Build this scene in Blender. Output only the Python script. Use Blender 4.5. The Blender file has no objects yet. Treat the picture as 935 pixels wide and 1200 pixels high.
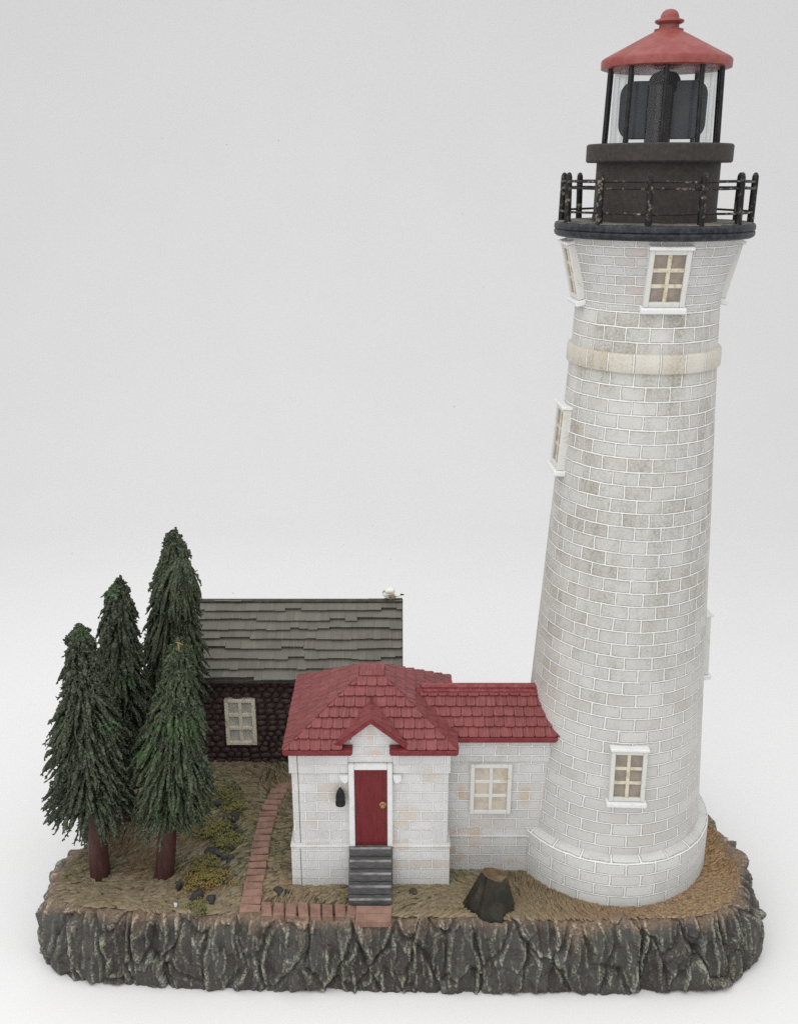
import bpy, math, random
import numpy as np
from mathutils import Vector, noise as mnoise

SC = bpy.context.scene
COL = SC.collection
rnd = random.Random(7)
RNG = np.random.default_rng(11)
PI = math.pi
TX = 1.2445                      # x of the tower axis
ZT = -0.40                       # height of the table the base stands on (grass level is z = 0)

# ------------------------------------------------------------------ noise on arrays
def vnoise(x, y, seed=0, px=None):
    """smooth value noise, optionally periodic in x with integer period px"""
    x = np.asarray(x, float); y = np.asarray(y, float)
    xi = np.floor(x).astype(int); yi = np.floor(y).astype(int)
    fx = x - xi; fy = y - yi
    fx = fx * fx * (3 - 2 * fx); fy = fy * fy * (3 - 2 * fy)
    T = np.random.default_rng(seed).random((256, 256))
    def g(a, b):
        if px: a = a % px
        return T[a % 256, b % 256]
    return (g(xi, yi) * (1 - fx) * (1 - fy) + g(xi + 1, yi) * fx * (1 - fy)
            + g(xi, yi + 1) * (1 - fx) * fy + g(xi + 1, yi + 1) * fx * fy)

def fbm(x, y, seed=0, octv=4):
    s = 0; a = 0.5
    for k in range(octv):
        s = s + a * vnoise(x * 2 ** k, y * 2 ** k, seed + k); a *= 0.5
    return s

def voro(x, y, seed=0, px=None):
    """cell noise: F1, F2, cell id randoms and offset from the cell point"""
    x = np.asarray(x, float); y = np.asarray(y, float)
    R = np.random.default_rng(seed)
    JX = R.random((256, 256)); JY = R.random((256, 256))
    V = [R.random((256, 256)) for _ in range(3)]
    xi = np.floor(x).astype(int); yi = np.floor(y).astype(int)
    f1 = np.full(x.shape, 9.0); f2 = f1.copy()
    dx1 = np.zeros(x.shape); dy1 = dx1.copy(); ids = [dx1.copy() for _ in V]
    for i in (-1, 0, 1):
        for j in (-1, 0, 1):
            a = xi + i; b = yi + j
            ka = (a % px if px else a) % 256; kb = b % 256
            dx = a + JX[ka, kb] - x; dy = b + JY[ka, kb] - y
            d = np.sqrt(dx * dx + dy * dy)
            m = d < f1
            f2 = np.where(m, f1, np.minimum(f2, d))
            dx1 = np.where(m, -dx, dx1); dy1 = np.where(m, -dy, dy1)
            for k, v in enumerate(V): ids[k] = np.where(m, v[ka, kb], ids[k])
            f1 = np.where(m, d, f1)
    return f1, f2, ids, dx1, dy1

# ------------------------------------------------------------------ materials
def new_mat(name):
    m = bpy.data.materials.new(name); m.use_nodes = True
    nt = m.node_tree; nt.nodes.clear()
    out = nt.nodes.new('ShaderNodeOutputMaterial')
    b = nt.nodes.new('ShaderNodeBsdfPrincipled')
    nt.links.new(b.outputs[0], out.inputs[0])
    return m, nt, b

class NT:
    """small wrapper for building node graphs"""
    def __init__(s, nt): s.nt = nt
    def n(s, t, **kw):
        nd = s.nt.nodes.new(t)
        for k, v in kw.items(): setattr(nd, k, v)
        return nd
    def put(s, sock, v):
        if isinstance(v, bpy.types.NodeSocket): s.nt.links.new(v, sock)
        elif v is not None:
            if sock.type == 'RGBA' and not isinstance(v, (int, float)) and len(v) == 3: v = (*v, 1)
            sock.default_value = v
    def math(s, op, a, b=None, c=None, clamp=False):
        nd = s.n('ShaderNodeMath', operation=op, use_clamp=clamp)
        s.put(nd.inputs[0], a)
        if b is not None: s.put(nd.inputs[1], b)
        if c is not None: s.put(nd.inputs[2], c)
        return nd.outputs[0]
    def mix(s, f, a, b, mode='MIX'):
        nd = s.n('ShaderNodeMix', data_type='RGBA', blend_type=mode)
        s.put(nd.inputs[0], f); s.put(nd.inputs[6], a); s.put(nd.inputs[7], b)
        return nd.outputs[2]
    def coord(s, which='Object', scale=None):
        o = s.n('ShaderNodeTexCoord').outputs[which]
        if scale is not None:
            mp = s.n('ShaderNodeMapping'); s.put(mp.inputs[0], o)
            mp.inputs[3].default_value = scale if hasattr(scale, '__len__') else (scale,) * 3
            o = mp.outputs[0]
        return o
    def noise(s, vec, scale, detail=3, rough=0.55):
        nd = s.n('ShaderNodeTexNoise'); s.put(nd.inputs['Vector'], vec)
        nd.inputs['Scale'].default_value = scale; nd.inputs['Detail'].default_value = detail
        nd.inputs['Roughness'].default_value = rough
        return nd.outputs[0]
    def ramp(s, f, lo, hi, smooth=True):
        nd = s.n('ShaderNodeMapRange', interpolation_type='SMOOTHSTEP' if smooth else 'LINEAR')
        s.put(nd.inputs[0], f); nd.inputs[1].default_value = lo; nd.inputs[2].default_value = hi
        return nd.outputs[0]
    def bump(s, h, strength=0.3, dist=0.01, normal=None):
        nd = s.n('ShaderNodeBump'); s.put(nd.inputs['Height'], h)
        nd.inputs['Strength'].default_value = strength; nd.inputs['Distance'].default_value = dist
        if normal is not None: s.put(nd.inputs['Normal'], normal)
        return nd.outputs[0]

def painted(name, col, col2=None, rough=0.5, scale=30, bump=0.15, bdist=0.004, spec=0.22, stretch=None, lo=0.4, hi=0.65, grime=None):
    """painted resin or plastic with a second tone worn through in patches and fine pitting"""
    m, nt, b = new_mat(name); N = NT(nt)
    v = N.coord('Object', stretch)
    n1 = N.noise(v, scale, 5, 0.65); n2 = N.noise(v, scale * 5, 2)
    c = N.mix(N.ramp(n1, lo, hi), col, col2 or tuple(x * 0.8 for x in col))
    if grime:
        g = N.ramp(N.noise(N.coord('Object'), grime[1], 5, 0.7), grime[2], grime[3])
        c = N.mix(g, c, grime[0])
    N.put(b.inputs['Base Color'], c)
    N.put(b.inputs['Roughness'], N.math('MULTIPLY_ADD', n1, 0.25, rough - 0.12))
    b.inputs['Specular IOR Level'].default_value = spec
    if bump: N.put(b.inputs['Normal'], N.bump(N.math('ADD', n1, N.math('MULTIPLY', n2, 0.4)), bump, bdist))
    return m

def brick_mat(name, bw, bh, c1, c2, mortar, msize, dirt, dirt_amt, dirt_z=None, stain=None, stain_amt=0.0, mort_h=1.0, shadow=(0.20, 0.195, 0.175), shadow_amt=0.9, spots=()):
    """white painted block work: UV in model units, one block bw x bh; each block its own tone, fine grime, raised or sunk joints"""
    m, nt, b = new_mat(name); N = NT(nt)
    uv0 = N.n('ShaderNodeUVMap', uv_map='UVMap').outputs[0]
    obj = N.coord('Object')
    # slightly hand-cut joints
    wob = N.n('ShaderNodeTexNoise'); N.put(wob.inputs['Vector'], obj); wob.inputs['Scale'].default_value = 14
    off = N.n('ShaderNodeVectorMath', operation='MULTIPLY_ADD')
    N.put(off.inputs[0], wob.outputs['Color']); off.inputs[1].default_value = (0.010, 0.007, 0); N.put(off.inputs[2], uv0)
    uv = off.outputs[0]
    def brick(ca, cb, ms, smooth, vec=uv):
        t = N.n('ShaderNodeTexBrick', offset=0.5, offset_frequency=2, squash=1.0)
        N.put(t.inputs['Vector'], vec); N.put(t.inputs['Color1'], ca); N.put(t.inputs['Color2'], cb); N.put(t.inputs['Mortar'], (0.5, 0.5, 0.5))
        t.inputs['Scale'].default_value = 1; t.inputs['Mortar Size'].default_value = ms
        t.inputs['Mortar Smooth'].default_value = smooth
        t.inputs['Brick Width'].default_value = bw; t.inputs['Row Height'].default_value = bh
        return t
    t = brick((0, 0, 0), (1, 1, 1), msize, 0.15)
    r = t.outputs['Color']; jm = t.outputs['Fac']
    # per block random pulled apart with a second lookup
    c = N.mix(r, c1, c2)
    fine = N.noise(obj, 85, 5, 0.72)
    patch = N.noise(obj, 4.5, 4, 0.6)
    amt = N.math('MULTIPLY', N.math('MULTIPLY_ADD', N.ramp(fine, 0.34, 0.70), 0.72, 0.28), N.ramp(patch, 0.18, 0.74))
    amt = N.math('MULTIPLY', amt, N.math('MULTIPLY_ADD', r, 0.45, 0.60))
    streak = N.noise(N.coord('Object', (1, 1, 0.14)), 11, 4, 0.65)
    amt = N.math('MULTIPLY', amt, N.math('MULTIPLY_ADD', N.ramp(streak, 0.34, 0.66), 0.6, 0.5))
    if dirt_z:
        sx = N.n('ShaderNodeSeparateXYZ'); N.put(sx.inputs[0], obj)
        amt = N.math('MULTIPLY', amt, N.math('ADD', N.ramp(sx.outputs[2], dirt_z[0], dirt_z[1]), dirt_z[2]))
    amt = N.math('MULTIPLY', amt, dirt_amt, clamp=True)
    c = N.mix(amt, c, dirt)
    if stain:
        s2 = N.noise(obj, 3.1, 2, 0.5)
        sel = N.math('MULTIPLY', N.ramp(s2, 0.52, 0.62), N.ramp(r, 0.45, 0.7))
        sel = N.math('MULTIPLY', N.math('MULTIPLY', sel, N.ramp(fine, 0.3, 0.6)), stain_amt)
        c = N.mix(sel, c, stain)
    for (px_, pz_, rx_, rz_, am_) in spots:      # tea-coloured wash dabbed on single blocks
        sx = N.n('ShaderNodeSeparateXYZ'); N.put(sx.inputs[0], obj)
        ex = N.math('POWER', N.math('DIVIDE', N.math('SUBTRACT', sx.outputs[0], px_), rx_), 2.0)
        ez = N.math('POWER', N.math('DIVIDE', N.math('SUBTRACT', sx.outputs[2], pz_), rz_), 2.0)
        d_ = N.math('SQRT', N.math('ADD', ex, ez))
        mk = N.math('MULTIPLY', N.ramp(N.math('ADD', d_, N.math('MULTIPLY', fine, 0.9)), 1.55, 0.75), N.math('MULTIPLY_ADD', r, 0.6, 0.4))
        c = N.mix(N.math('MULTIPLY', mk, am_), c, stain or (0.5, 0.4, 0.28))
    # grime and shadow painted into the colour beside the joints, then the joint itself
    wide = brick((0, 0, 0), (1, 1, 1), msize * 2.1, 0.35).outputs['Fac']
    c = N.mix(N.math('MULTIPLY', N.math('SUBTRACT', wide, jm, clamp=True), N.math('MULTIPLY', N.ramp(fine, 0.25, 0.65), shadow_amt)), c, shadow)
    fade = N.ramp(N.noise(obj, 9, 3, 0.6), 0.25, 0.55)
    c = N.mix(N.math('MULTIPLY', jm, N.math('MULTIPLY_ADD', fade, 0.55, 0.4)), c, mortar)
    N.put(b.inputs['Base Color'], c)
    b.inputs['Roughness'].default_value = 0.55; b.inputs['Specular IOR Level'].default_value = 0.35
    h = N.math('ADD', N.math('MULTIPLY', jm, mort_h), N.math('MULTIPLY', fine, 0.35))
    N.put(b.inputs['Normal'], N.bump(h, 0.8, 0.008))
    return m

M = {}
M['tower'] = brick_mat('tower_brick', 0.1335, 0.0700, (0.61, 0.605, 0.58), (0.55, 0.54, 0.51), (0.79, 0.79, 0.775), 0.0040,
                       (0.30, 0.285, 0.24), 1.10, (0.4, 2.1, 0.38), (0.52, 0.43, 0.34), 0.20, 1.0)
M['tower_top'] = brick_mat('tower_top_brick', 0.105, 0.0440, (0.58, 0.58, 0.57), (0.52, 0.51, 0.495), (0.74, 0.745, 0.735), 0.0034,
                       (0.30, 0.28, 0.25), 0.85, None, (0.56, 0.40, 0.35), 0.75, 1.0)
M['plinth'] = brick_mat('plinth_brick', 0.1335, 0.0700, (0.64, 0.645, 0.63), (0.585, 0.585, 0.57), (0.78, 0.785, 0.78), 0.0042, (0.35, 0.35, 0.32), 0.7, None, None, 0, 1.0)
M['band'] = brick_mat('band_stone', 0.125, 0.16, (0.63, 0.615, 0.56), (0.57, 0.545, 0.48), (0.74, 0.73, 0.68), 0.004, (0.33, 0.26, 0.17), 0.9, None, (0.55, 0.42, 0.27), 0.7, 1.0)
M['house'] = brick_mat('house_brick', 0.128, 0.0615, (0.69, 0.695, 0.69), (0.635, 0.635, 0.625), (0.83, 0.835, 0.83), 0.0032, (0.36, 0.34, 0.31), 0.6, None, (0.58, 0.45, 0.33), 0.55, 0.9, (0.27, 0.265, 0.26), 0.75, spots=((0.20, 0.47, .085, .085, .85), (0.0, 0.99, .030, .07, .9), (0.02, 0.87, .05, .03, .7), (0.13, 0.62, .05, .02, .5), (-0.33, 0.42, .06, .04, .4)))
M['wing'] = brick_mat('wing_brick', 0.135, 0.0600, (0.61, 0.615, 0.61), (0.55, 0.55, 0.535), (0.79, 0.765, 0.76), 0.0036, (0.36, 0.33, 0.285), 0.7, None, (0.52, 0.38, 0.25), 0.7, 0.9, (0.25, 0.245, 0.23), 0.8, spots=((0.865, 0.50, .05, .085, 1.0), (0.50, 0.53, .035, .07, .9), (0.58, 0.19, .06, .04, .8), (0.50, 0.10, .05, .04, .9), (0.80, 0.07, .06, .03, .7), (0.70, 0.84, .06, .02, .5)))
M['trim'] = painted('white_trim', (0.72, 0.73, 0.725), (0.62, 0.62, 0.60), 0.5, 24, 0.12, lo=0.5, hi=0.75)
M['frame'] = painted('window_white', (0.63, 0.63, 0.60), (0.52, 0.46, 0.35), 0.5, 22, 0.12, lo=0.55, hi=0.75)
M['frame_aged'] = painted('window_cream', (0.74, 0.70, 0.57), (0.42, 0.33, 0.20), 0.5, 26, 0.15, lo=0.5, hi=0.72)
M['bars'] = painted('glazing_bar_stained', (0.64, 0.60, 0.49), (0.44, 0.35, 0.20), 0.5, 30, 0.12, lo=0.45, hi=0.70)
M['pane'] = painted('pane_tan', (0.29, 0.245, 0.20), (0.22, 0.185, 0.155), 0.35, 18, 0.08, spec=0.5)
M['pane_pale'] = painted('pane_pale', (0.56, 0.55, 0.51), (0.42, 0.41, 0.37), 0.35, 18, 0.08, spec=0.5)
M['pane_cream'] = painted('pane_cream', (0.53, 0.47, 0.38), (0.42, 0.36, 0.29), 0.35, 18, 0.08, spec=0.5)
M['black'] = painted('black_paint', (0.008, 0.008, 0.009), (0.018, 0.017, 0.016), 0.45, 40, 0.2, grime=((0.24, 0.20, 0.155), 34, 0.52, 0.68))
M['charcoal'] = painted('charcoal_paint', (0.034, 0.029, 0.027), (0.050, 0.043, 0.039), 0.6, 50, 0.2, grime=((0.11, 0.095, 0.082), 14, 0.60, 0.88))
M['deck'] = painted('deck_paint', (0.015, 0.017, 0.021), (0.040, 0.043, 0.050), 0.45, 34, 0.15)
M['deck_dust'] = painted('deck_dust', (0.20, 0.185, 0.155), (0.06, 0.058, 0.055), 0.8, 12, 0.25)
M['red_cap'] = painted('red_cap_paint', (0.215, 0.046, 0.042), (0.25, 0.078, 0.070), 0.42, 14, 0.06, grime=((0.30, 0.13, 0.118), 16, 0.60, 0.85))
M['door'] = painted('door_red', (0.165, 0.020, 0.023), (0.125, 0.014, 0.018), 0.45, 16, 0.25, stretch=(5, 5, 0.7))
M['brass'] = painted('brass_knob', (0.42, 0.29, 0.12), (0.30, 0.19, 0.07), 0.35, 30, 0.05)
M['brass'].node_tree.nodes['Principled BSDF'].inputs['Metallic'].default_value = 0.6
M['lamp_black'] = painted('lamp_black', (0.010, 0.010, 0.011), (0.02, 0.02, 0.021), 0.3, 30, 0.05)
M['reflector'] = painted('beacon_grey', (0.055, 0.060, 0.070), (0.072, 0.078, 0.088), 0.25, 6, 0.03)
M['beacon_black'] = painted('beacon_black', (0.010, 0.0105, 0.012), (0.016, 0.016, 0.018), 0.6, 20, 0.0, spec=0.12)
M['step'] = painted('step_grey', (0.085, 0.083, 0.084), (0.13, 0.128, 0.128), 0.6, 26, 0.25, stretch=(1, 3, 3))
M['step_edge'] = painted('step_edge', (0.30, 0.295, 0.29), (0.15, 0.145, 0.145), 0.6, 22, 0.2, stretch=(0.5, 1, 1))
M['trunk'] = painted('trunk_brown', (0.078, 0.034, 0.028), (0.052, 0.023, 0.019), 0.55, 22, 0.4, 0.006, stretch=(2, 2, 0.5))
M['stone_dark'] = painted('cobble_dark', (0.050, 0.032, 0.032), (0.080, 0.051, 0.049), 0.42, 30, 0.3, grime=((0.13, 0.11, 0.10), 30, 0.66, 0.85))
M['pebble'] = painted('rock_dark', (0.040, 0.038, 0.040), (0.075, 0.072, 0.072), 0.5, 26, 0.4, grime=((0.19, 0.19, 0.18), 22, 0.60, 0.78))
M['pebble_brown'] = painted('rock_brown', (0.060, 0.042, 0.032), (0.10, 0.08, 0.06), 0.55, 26, 0.4)
M['white_chip'] = painted('white_chip', (0.70, 0.71, 0.72), (0.50, 0.52, 0.54), 0.5, 30, 0.1)
M['gull_white'] = painted('gull_white', (0.80, 0.79, 0.73), (0.72, 0.69, 0.60), 0.5, 30, 0.1)
M['gull_grey'] = painted('gull_grey', (0.22, 0.18, 0.13), (0.32, 0.27, 0.21), 0.5, 30, 0.1)
M['stump'] = painted('stump_dark', (0.021, 0.019, 0.015), (0.042, 0.037, 0.025), 0.36, 14, 0.2, grime=((0.10, 0.085, 0.055), 12, 0.58, 0.8))
M['stump_top'] = painted('stump_top', (0.155, 0.105, 0.055), (0.10, 0.068, 0.038), 0.5, 16, 0.3)
M['stem'] = painted('dry_stem', (0.30, 0.20, 0.09), (0.2, 0.13, 0.06), 0.6, 20, 0.1)
M['path'] = painted('path_brick', (0.30, 0.18, 0.137), (0.215, 0.125, 0.095), 0.6, 16, 0.4, grime=((0.33, 0.20, 0.15), 30, 0.56, 0.76))

def shingle_mat(name, c1, c2, worn, streak, wlo, whi, rough=0.5):
    m, nt, b = new_mat(name); N = NT(nt)
    uv = N.n('ShaderNodeUVMap', uv_map='UVMap').outputs[0]
    mp = N.n('ShaderNodeMapping'); N.put(mp.inputs[0], uv); mp.inputs[3].default_value = (streak, streak * 0.09, 1)
    g = N.noise(mp.outputs[0], 1.0, 3, 0.6)
    isl = N.n('ShaderNodeNewGeometry').outputs['Random Per Island']
    c = N.mix(isl, c1, c2)
    c = N.mix(N.math('MULTIPLY', N.ramp(g, wlo, whi), 0.65), c, worn)
    big = N.noise(N.coord('Object'), 9, 4, 0.6)
    c = N.mix(N.math('MULTIPLY', N.ramp(big, 0.5, 0.75), 0.4), c, worn)
    N.put(b.inputs['Base Color'], c); b.inputs['Roughness'].default_value = rough
    b.inputs['Specular IOR Level'].default_value = 0.4
    N.put(b.inputs['Normal'], N.bump(g, 0.6, 0.007))
    return m
M['red_shingle'] = shingle_mat('red_shingle', (0.200, 0.044, 0.044), (0.162, 0.034, 0.035), (0.30, 0.092, 0.092), 130, 0.46, 0.66)
M['grey_shingle'] = shingle_mat('grey_shingle', (0.150, 0.142, 0.120), (0.125, 0.117, 0.099), (0.22, 0.208, 0.175), 60, 0.50, 0.80, 0.65)
M['red_fascia'] = painted('red_fascia', (0.165, 0.022, 0.027), (0.21, 0.036, 0.041), 0.45, 30, 0.1)
M['grey_fascia'] = painted('grey_fascia', (0.045, 0.041, 0.036), (0.075, 0.07, 0.06), 0.6, 30, 0.2)

def needle_mat(name, c1, c2, c3, lim, light=(0.16, 0.18, 0.135)):
    m, nt, b = new_mat(name); N = NT(nt)
    isl = N.n('ShaderNodeNewGeometry').outputs['Random Per Island']
    v = N.coord('Object')
    c = N.mix(isl, c1, c2)
    c = N.mix(N.ramp(N.noise(v, 5.5, 3, 0.55), lim, lim + 0.14), c, c3)
    f = N.noise(v, 95, 2)
    c = N.mix(N.math('MULTIPLY', N.ramp(f, 0.47, 0.66), 0.72), c, light)
    N.put(b.inputs['Base Color'], c); b.inputs['Roughness'].default_value = 0.75
    b.inputs['Specular IOR Level'].default_value = 0.25
    N.put(b.inputs['Normal'], N.bump(f, 0.8, 0.01))
    return m
M['needles'] = needle_mat('needles', (0.018, 0.027, 0.014), (0.060, 0.074, 0.040), (0.044, 0.088, 0.028), 0.56)
M['needles_dark'] = needle_mat('needles_dark', (0.016, 0.022, 0.013), (0.056, 0.067, 0.039), (0.038, 0.074, 0.025), 0.57)
M['needles_green'] = needle_mat('needles_bright', (0.018, 0.027, 0.013), (0.060, 0.077, 0.036), (0.050, 0.100, 0.030), 0.54)  # needle colour with brighter green patches
M['fern'] = needle_mat('fern_yellow', (0.10, 0.098, 0.032), (0.20, 0.185, 0.070), (0.05, 0.056, 0.022), 0.5, (0.28, 0.25, 0.11))
M['fern_gold'] = needle_mat('fern_gold', (0.14, 0.115, 0.030), (0.23, 0.18, 0.06), (0.23, 0.12, 0.045), 0.53, (0.38, 0.29, 0.10))

def turf_mat():
    m, nt, b = new_mat('turf'); N = NT(nt)
    v = N.coord('Object')
    sep = N.n('ShaderNodeSeparateXYZ'); N.put(sep.inputs[0], v); x = sep.outputs[0]; y = sep.outputs[1]
    isl = N.n('ShaderNodeNewGeometry').outputs['Random Per Island']
    big = N.noise(v, 2.2, 3, 0.6); mid = N.noise(v, 9, 4, 0.6); fine = N.noise(v, 70, 3, 0.6)
    olive = N.mix(isl, (0.075, 0.066, 0.040), (0.29, 0.255, 0.170))
    green = N.mix(isl, (0.062, 0.060, 0.027), (0.235, 0.222, 0.118))
    sand = N.mix(isl, (0.20, 0.12, 0.058), (0.47, 0.305, 0.16))
    c = N.mix(N.ramp(mid, 0.42, 0.64), olive, green)
    rt = N.math('ADD', N.ramp(N.math('ADD', x, N.math('MULTIPLY', mid, 0.8)), 0.7, 2.1), N.math('MULTIPLY', N.ramp(big, 0.52, 0.72), 0.35), clamp=True)
    c = N.mix(rt, c, sand)
    # sand paint dragged along the front rim
    rim = N.ramp(N.math('ADD', y, N.math('MULTIPLY', mid, 0.25)), -0.46, -0.60)
    c = N.mix(N.math('MULTIPLY', rim, 0.45), c, (0.30, 0.225, 0.145))
    col = N.n('ShaderNodeVertexColor', layer_name='paint')
    sp = N.n('ShaderNodeSeparateColor'); N.put(sp.inputs[0], col.outputs[0])
    c = N.mix(sp.outputs[1], c, (0.22, 0.125, 0.075))                # red-brown earth
    hl = N.math('MULTIPLY', sp.outputs[0], N.ramp(fine, 0.35, 0.65))
    c = N.mix(N.math('MULTIPLY', hl, 0.5), c, (0.52, 0.43, 0.27))
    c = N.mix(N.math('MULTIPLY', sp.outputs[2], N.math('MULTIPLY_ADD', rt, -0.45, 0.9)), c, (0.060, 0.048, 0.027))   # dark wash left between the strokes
    N.put(b.inputs['Base Color'], c); b.inputs['Roughness'].default_value = 0.62
    b.inputs['Specular IOR Level'].default_value = 0.3
    N.put(b.inputs['Normal'], N.bump(fine, 0.35, 0.005))
    return m
M['turf'] = turf_mat()

def rock_mat():
    m, nt, b = new_mat('rock'); N = NT(nt)
    v = N.coord('Object')
    col = N.n('ShaderNodeVertexColor', layer_name='paint')
    sp = N.n('ShaderNodeSeparateColor'); N.put(sp.inputs[0], col.outputs[0])
    ridge, top, cell = sp.outputs[0], sp.outputs[1], sp.outputs[2]
    fine = N.noise(v, 75, 4, 0.7); mid = N.noise(v, 11, 4, 0.6)
    c = N.mix(cell, (0.044, 0.038, 0.034), (0.076, 0.072, 0.064))
    c = N.mix(N.ramp(mid, 0.44, 0.66), c, (0.050, 0.038, 0.034))
    c = N.mix(N.math('MULTIPLY', N.ramp(fine, 0.48, 0.70), 0.42), c, (0.16, 0.17, 0.155))
    tan = N.mix(N.ramp(fine, 0.35, 0.65), (0.150, 0.105, 0.072), (0.27, 0.20, 0.14))
    tm = N.ramp(N.math('ADD', top, N.math('MULTIPLY_ADD', mid, 0.5, -0.25)), 0.40, 0.80)
    c = N.mix(N.math('MULTIPLY', tm, 0.8), c, tan)
    dry = N.mix(N.ramp(mid, 0.45, 0.6), (0.36, 0.35, 0.29), (0.27, 0.31, 0.21))   # dry-brushed ridges
    dry = N.mix(tm, dry, (0.50, 0.39, 0.29))
    dm = N.math('MULTIPLY', ridge, N.ramp(fine, 0.38, 0.60))
    dm = N.math('MULTIPLY', dm, N.math('MULTIPLY_ADD', N.ramp(N.noise(v, 6, 3, 0.6), 0.33, 0.55), 0.75, 0.35))
    c = N.mix(dm, c, dry)
    N.put(b.inputs['Base Color'], c)
    N.put(b.inputs['Roughness'], N.math('MULTIPLY_ADD', fine, 0.2, 0.52))
    b.inputs['Specular IOR Level'].default_value = 0.3
    N.put(b.inputs['Normal'], N.bump(N.math('ADD', fine, N.math('MULTIPLY', mid, 0.5)), 0.35, 0.008))
    return m
M['rock'] = rock_mat()

def paper_mat():
    m, nt, b = new_mat('white_paper'); N = NT(nt)
    v = N.coord('Object')
    n1 = N.noise(v, 60, 3, 0.6); n0 = N.noise(v, 0.7, 2, 0.5)
    c = N.mix(N.ramp(n0, 0.3, 0.7), (0.815, 0.815, 0.818), (0.825, 0.825, 0.825))
    vo = N.n('ShaderNodeTexVoronoi'); N.put(vo.inputs['Vector'], v); vo.inputs['Scale'].default_value = 3.4
    wn = N.n('ShaderNodeSeparateColor'); N.put(wn.inputs[0], vo.outputs['Color'])
    speck = N.math('MULTIPLY', N.math('LESS_THAN', vo.outputs['Distance'], N.math('MULTIPLY', wn.outputs[0], 0.040)), N.math('GREATER_THAN', wn.outputs[1], 0.62))
    c = N.mix(N.math('MULTIPLY', speck, 0.75), c, (0.22, 0.21, 0.20))     # crumbs of dust
    N.put(b.inputs['Base Color'], c); b.inputs['Roughness'].default_value = 0.6
    b.inputs['Specular IOR Level'].default_value = 0.25
    N.put(b.inputs['Normal'], N.bump(n1, 0.06, 0.005))
    return m
M['paper'] = paper_mat()

def glass_mat():
    m = bpy.data.materials.new('clear_plastic'); m.use_nodes = True
    nt = m.node_tree; nt.nodes.clear(); N = NT(nt)
    out = N.n('ShaderNodeOutputMaterial'); tr = N.n('ShaderNodeBsdfTransparent'); gl = N.n('ShaderNodeBsdfGlossy')
    tr.inputs[0].default_value = (0.95, 0.96, 0.96, 1); gl.inputs['Roughness'].default_value = 0.04
    lw = N.n('ShaderNodeLayerWeight'); lw.inputs[0].default_value = 0.28
    mx = N.n('ShaderNodeMixShader'); N.put(mx.inputs[0], N.math('MULTIPLY_ADD', lw.outputs['Fresnel'], 0.45, 0.01, clamp=True))
    N.put(mx.inputs[1], tr.outputs[0]); N.put(mx.inputs[2], gl.outputs[0]); N.put(out.inputs[0], mx.outputs[0])
    return m
M['glass'] = glass_mat()

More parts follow.
